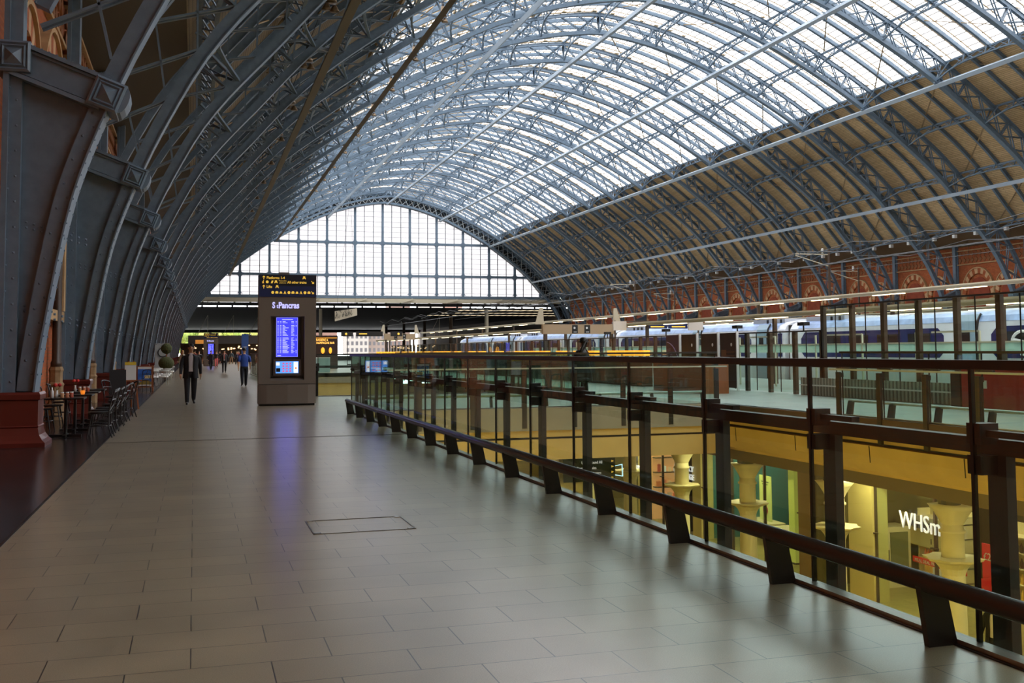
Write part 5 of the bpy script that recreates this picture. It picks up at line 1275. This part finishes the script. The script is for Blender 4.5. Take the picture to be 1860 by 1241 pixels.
    for i in range(m_+1):
        th = PI*.56*i/m_
        for j in range(n_):
            ph = 2*PI*j/n_; front = max(0, -math.sin(ph)); r = .1+.005*math.sin(5*ph+i)
            zz = math.cos(th)*.115; low = th > PI*.3
            sc = 1-.35*front*(1 if low else 0)
            mb.v.append((r*math.sin(th)*math.cos(ph)*k, hyk+(r*1.1*math.sin(th)*math.sin(ph)*sc+.01)*k, (1.70+zz+(.035*front if low else 0))*k))
    for i in range(m_):
        for j in range(n_): l = (j+1) % n_; mb.f.append((i*n_+j, (i+1)*n_+j, (i+1)*n_+l, i*n_+l))
    if long_hair: mb.lathe([(.09*k, 0), (.1*k, .12*k), (.085*k, .2*k)], (0, hyk+.035*k, 1.46*k), 12, 1, .7)
    mb.build('hair', hair, t, True)
    def shell(name, m, rings, a0, a1, n=20, closed=False):
        mb = MB(); 
        for (z, rx, ry, cy) in rings:
            for j in range(n+1):
                a = a0+(a1-a0)*j/n
                for dr in (0, .012): mb.v.append(((rx+dr)*math.cos(a)*k, (cy+(ry+dr)*math.sin(a))*k, z*k))
        w2 = 2*(n+1)
        for i in range(len(rings)-1):
            for j in range(n):
                for e_ in (0, 1):
                    A = i*w2+2*j+e_; mb.f.append((A, A+2, A+w2+2, A+w2))
        for j in (0, n):
            for i in range(len(rings)-1): A = i*w2+2*j; mb.f.append((A, A+1, A+w2+1, A+w2))
        return mb.build(name, m, t, True)
    if jacket or coat:
        zb = .78 if jacket else .55; op = .32
        rings = [(zb, .22, .17, 0), (.95, .205, .155, 0), (1.12, .195, .145, 0), (1.3, .215, .15, .005), (1.42, .215, .13, .005), (1.47, .13, .095, .005), (1.5, .085, .08, .0)]
        shell('jacket' if jacket else 'coat', jacket or coat, rings, -PI/2+op, PI*1.5-op)
        if shirt: shell('shirt', shirt, [(.98, .15, .125, 0), (1.15, .15, .12, 0), (1.3, .16, .125, .005), (1.42, .14, .105, .0), (1.5, .075, .078, -.005), (1.53, .066, .07, -.008)], -PI/2-.55, -PI/2+.55, 8)
        if tie: MB().prism([(-.02*k, 1.47*k), (.02*k, 1.47*k), (.03*k, 1.12*k), (0, 1.06*k), (-.03*k, 1.12*k)], 'y', -.15*k, -.135*k).build('tie', tie, t)
    elif shirt:
        shell('shirt', shirt, [(.93, .165, .13, 0), (1.1, .165, .125, 0), (1.28, .185, .13, .005), (1.41, .185, .115, .005), (1.47, .12, .09, .005), (1.51, .07, .07, 0)], 0, 2*PI, 22)
        for qi, (a, b, c, d) in enumerate(armn):
            A, B = P[a], P[a]+(P[b]-P[a])*.95; MB().tube([A, A+(B-A)*.5, B], [.075*k, .07*k, .066*k], 10).build('sleeve', shirt, t, True)
    if bag: MB().box(-.08, .08, -.2, .2, -.28, .0).tube([(0, -.1, 0), (0, -.05, .16), (0, .05, .16), (0, .1, 0)], .012, 5).build('bag', bag, t, loc=(.33*k, -.05, .72*k))
    return t
SUIT = mat('charcoal_suit', (30, 28, 32), .8); SHW = mat('pale_shirt', (206, 196, 198), .8); NAVY = mat('navy_trousers', (24, 24, 34), .8)
person('man walking towards the camera in a dark suit and open pale shirt', (-.1, 33.4, 0), .05, SUIT, SUIT, H=1.82, jacket=SUIT, shirt=SHW, stride=.16, arms=(.18, -.12), head_tilt=.6)
BLS = mat('blue_shirt', (46, 76, 156), .8)
person('person walking away in a short-sleeved blue shirt and dark trousers', (2.22, 50.2, 0), PI+.1, BLS, NAVY, skin=mat('skin_tan', (200, 150, 110), .5), H=1.76, shirt=BLS, stride=.15, arms=(.1, -.2), sleeves=False)
CRD = [
 ('walker in a black suit with red tie beyond the blue-shirted person', 2.2, 83.2, 0, SUIT, SUIT, dict(jacket=SUIT, shirt=SHW, tie=mat('red_tie', (190, 60, 50), .6))),
 ('walker in dark clothes in front of the distant pillar', 1.45, 99, .3, NAVY, NAVY, dict(coat=mat('plum_coat', (52, 40, 46), .8))),
 ('person in pink-red trousers and black top near the distant pillar', 2.3, 118, 0, M_BLACK, mat('coral_trousers', (220, 110, 110), .8), dict()),
 ('fair-haired person in an olive top near the topiary', -.85, 84, -.2, mat('olive_top', (110, 100, 60), .8), NAVY, dict(hair=HAIRB, long_hair=True, coat=mat('cream_coat', (200, 190, 176), .8))),
 ('person in black behind the suited man, beside the distant pillar', .45, 107, .2, M_BLACK, M_BLACK, dict()),
]
for lb, x, y, rz, a, b, kw in CRD: person(lb, (x, y, 0), rz, a, b, detail=False, H=1.74, **kw)
cloth = [mat('crowd_%d' % i, c, .8) for i, c in enumerate([(60, 60, 80), (150, 60, 50), (196, 190, 180), (40, 40, 44), (90, 110, 120), (170, 130, 100)])]
rr = random.Random(31)
desc = ['slate', 'rust', 'off-white', 'black', 'grey-blue', 'tan']
wh = ['near the dark far fascia', 'left of the distant pillar', 'right of the distant pillar', 'by the far shops', 'at the far end of the walkway', 'farthest down the walkway']
protos = []
for i in range(6):
    protos.append(person('distant person in a %s top %s' % (desc[i], wh[i]), (-1.5+i*1.6, 138+i*3, 0), rr.uniform(-1, 1), cloth[i], cloth[(i*2+3) % 6], detail=False, H=rr.uniform(1.62, 1.85), hair=HAIRD if i % 2 else HAIRB, group='distant crowd in the concourse'))
pts_ = [proto_tree(p_) for p_ in protos]
wh2 = ['among the people before the far shops', 'in the middle of the far concourse', 'by the second well', 'close to the far end wall']
for i in range(18):
    dup(pts_[i % 6], (rr.uniform(-1.2, 11), 142+i*1.7, 0), rr.uniform(-3, 3), 'distant person in a %s top %s' % (desc[i % 6], wh2[i//6]), 'distant crowd in the concourse')
person('man in a dark suit and white collar standing in the lower hall by the bookshop', (15.95, 18.2, -5.4), -1.2, SUIT, SUIT, skin=SKIND, H=1.8, jacket=SUIT, shirt=SHW, stride=.05)
# bronze statue of a man in a coat holding his hat and looking up
BRZ = mat('dark_bronze', (38, 36, 32), .35, .7, .2, 6)
st = person('dark bronze statue of a man in a billowing coat holding his hat', (11.6, 30.6, 0), .9, BRZ, BRZ, skin=BRZ, hair=BRZ, H=1.9, stride=.12, coat=BRZ, shoes=BRZ, cat='statue', armpose=(((-.34, -.02, 1.42), (-.2, -.1, 1.66)), None))
st.name = 'bronze_statue'
MB().lathe([(.09, 1.82), (.155, 1.825), (.16, 1.84), (.1, 1.85), (.1, 1.93), (.06, 1.97), (.02, 1.98)], (0, .0, 0), 18, 1, 1.15).build('hat', BRZ, st, True)
MB().lathe([(.34, .62), (.3, .9), (.24, 1.2), (.24, 1.42), (.12, 1.58)], (0, .08, 0), 18, 1, 1.1).build('coat_tail', BRZ, st, True)
MB().lathe([(.45, 0), (.45, .03), (.43, .04)], (0, 0, -.0), 24).build('disc_base', BRZ, st)
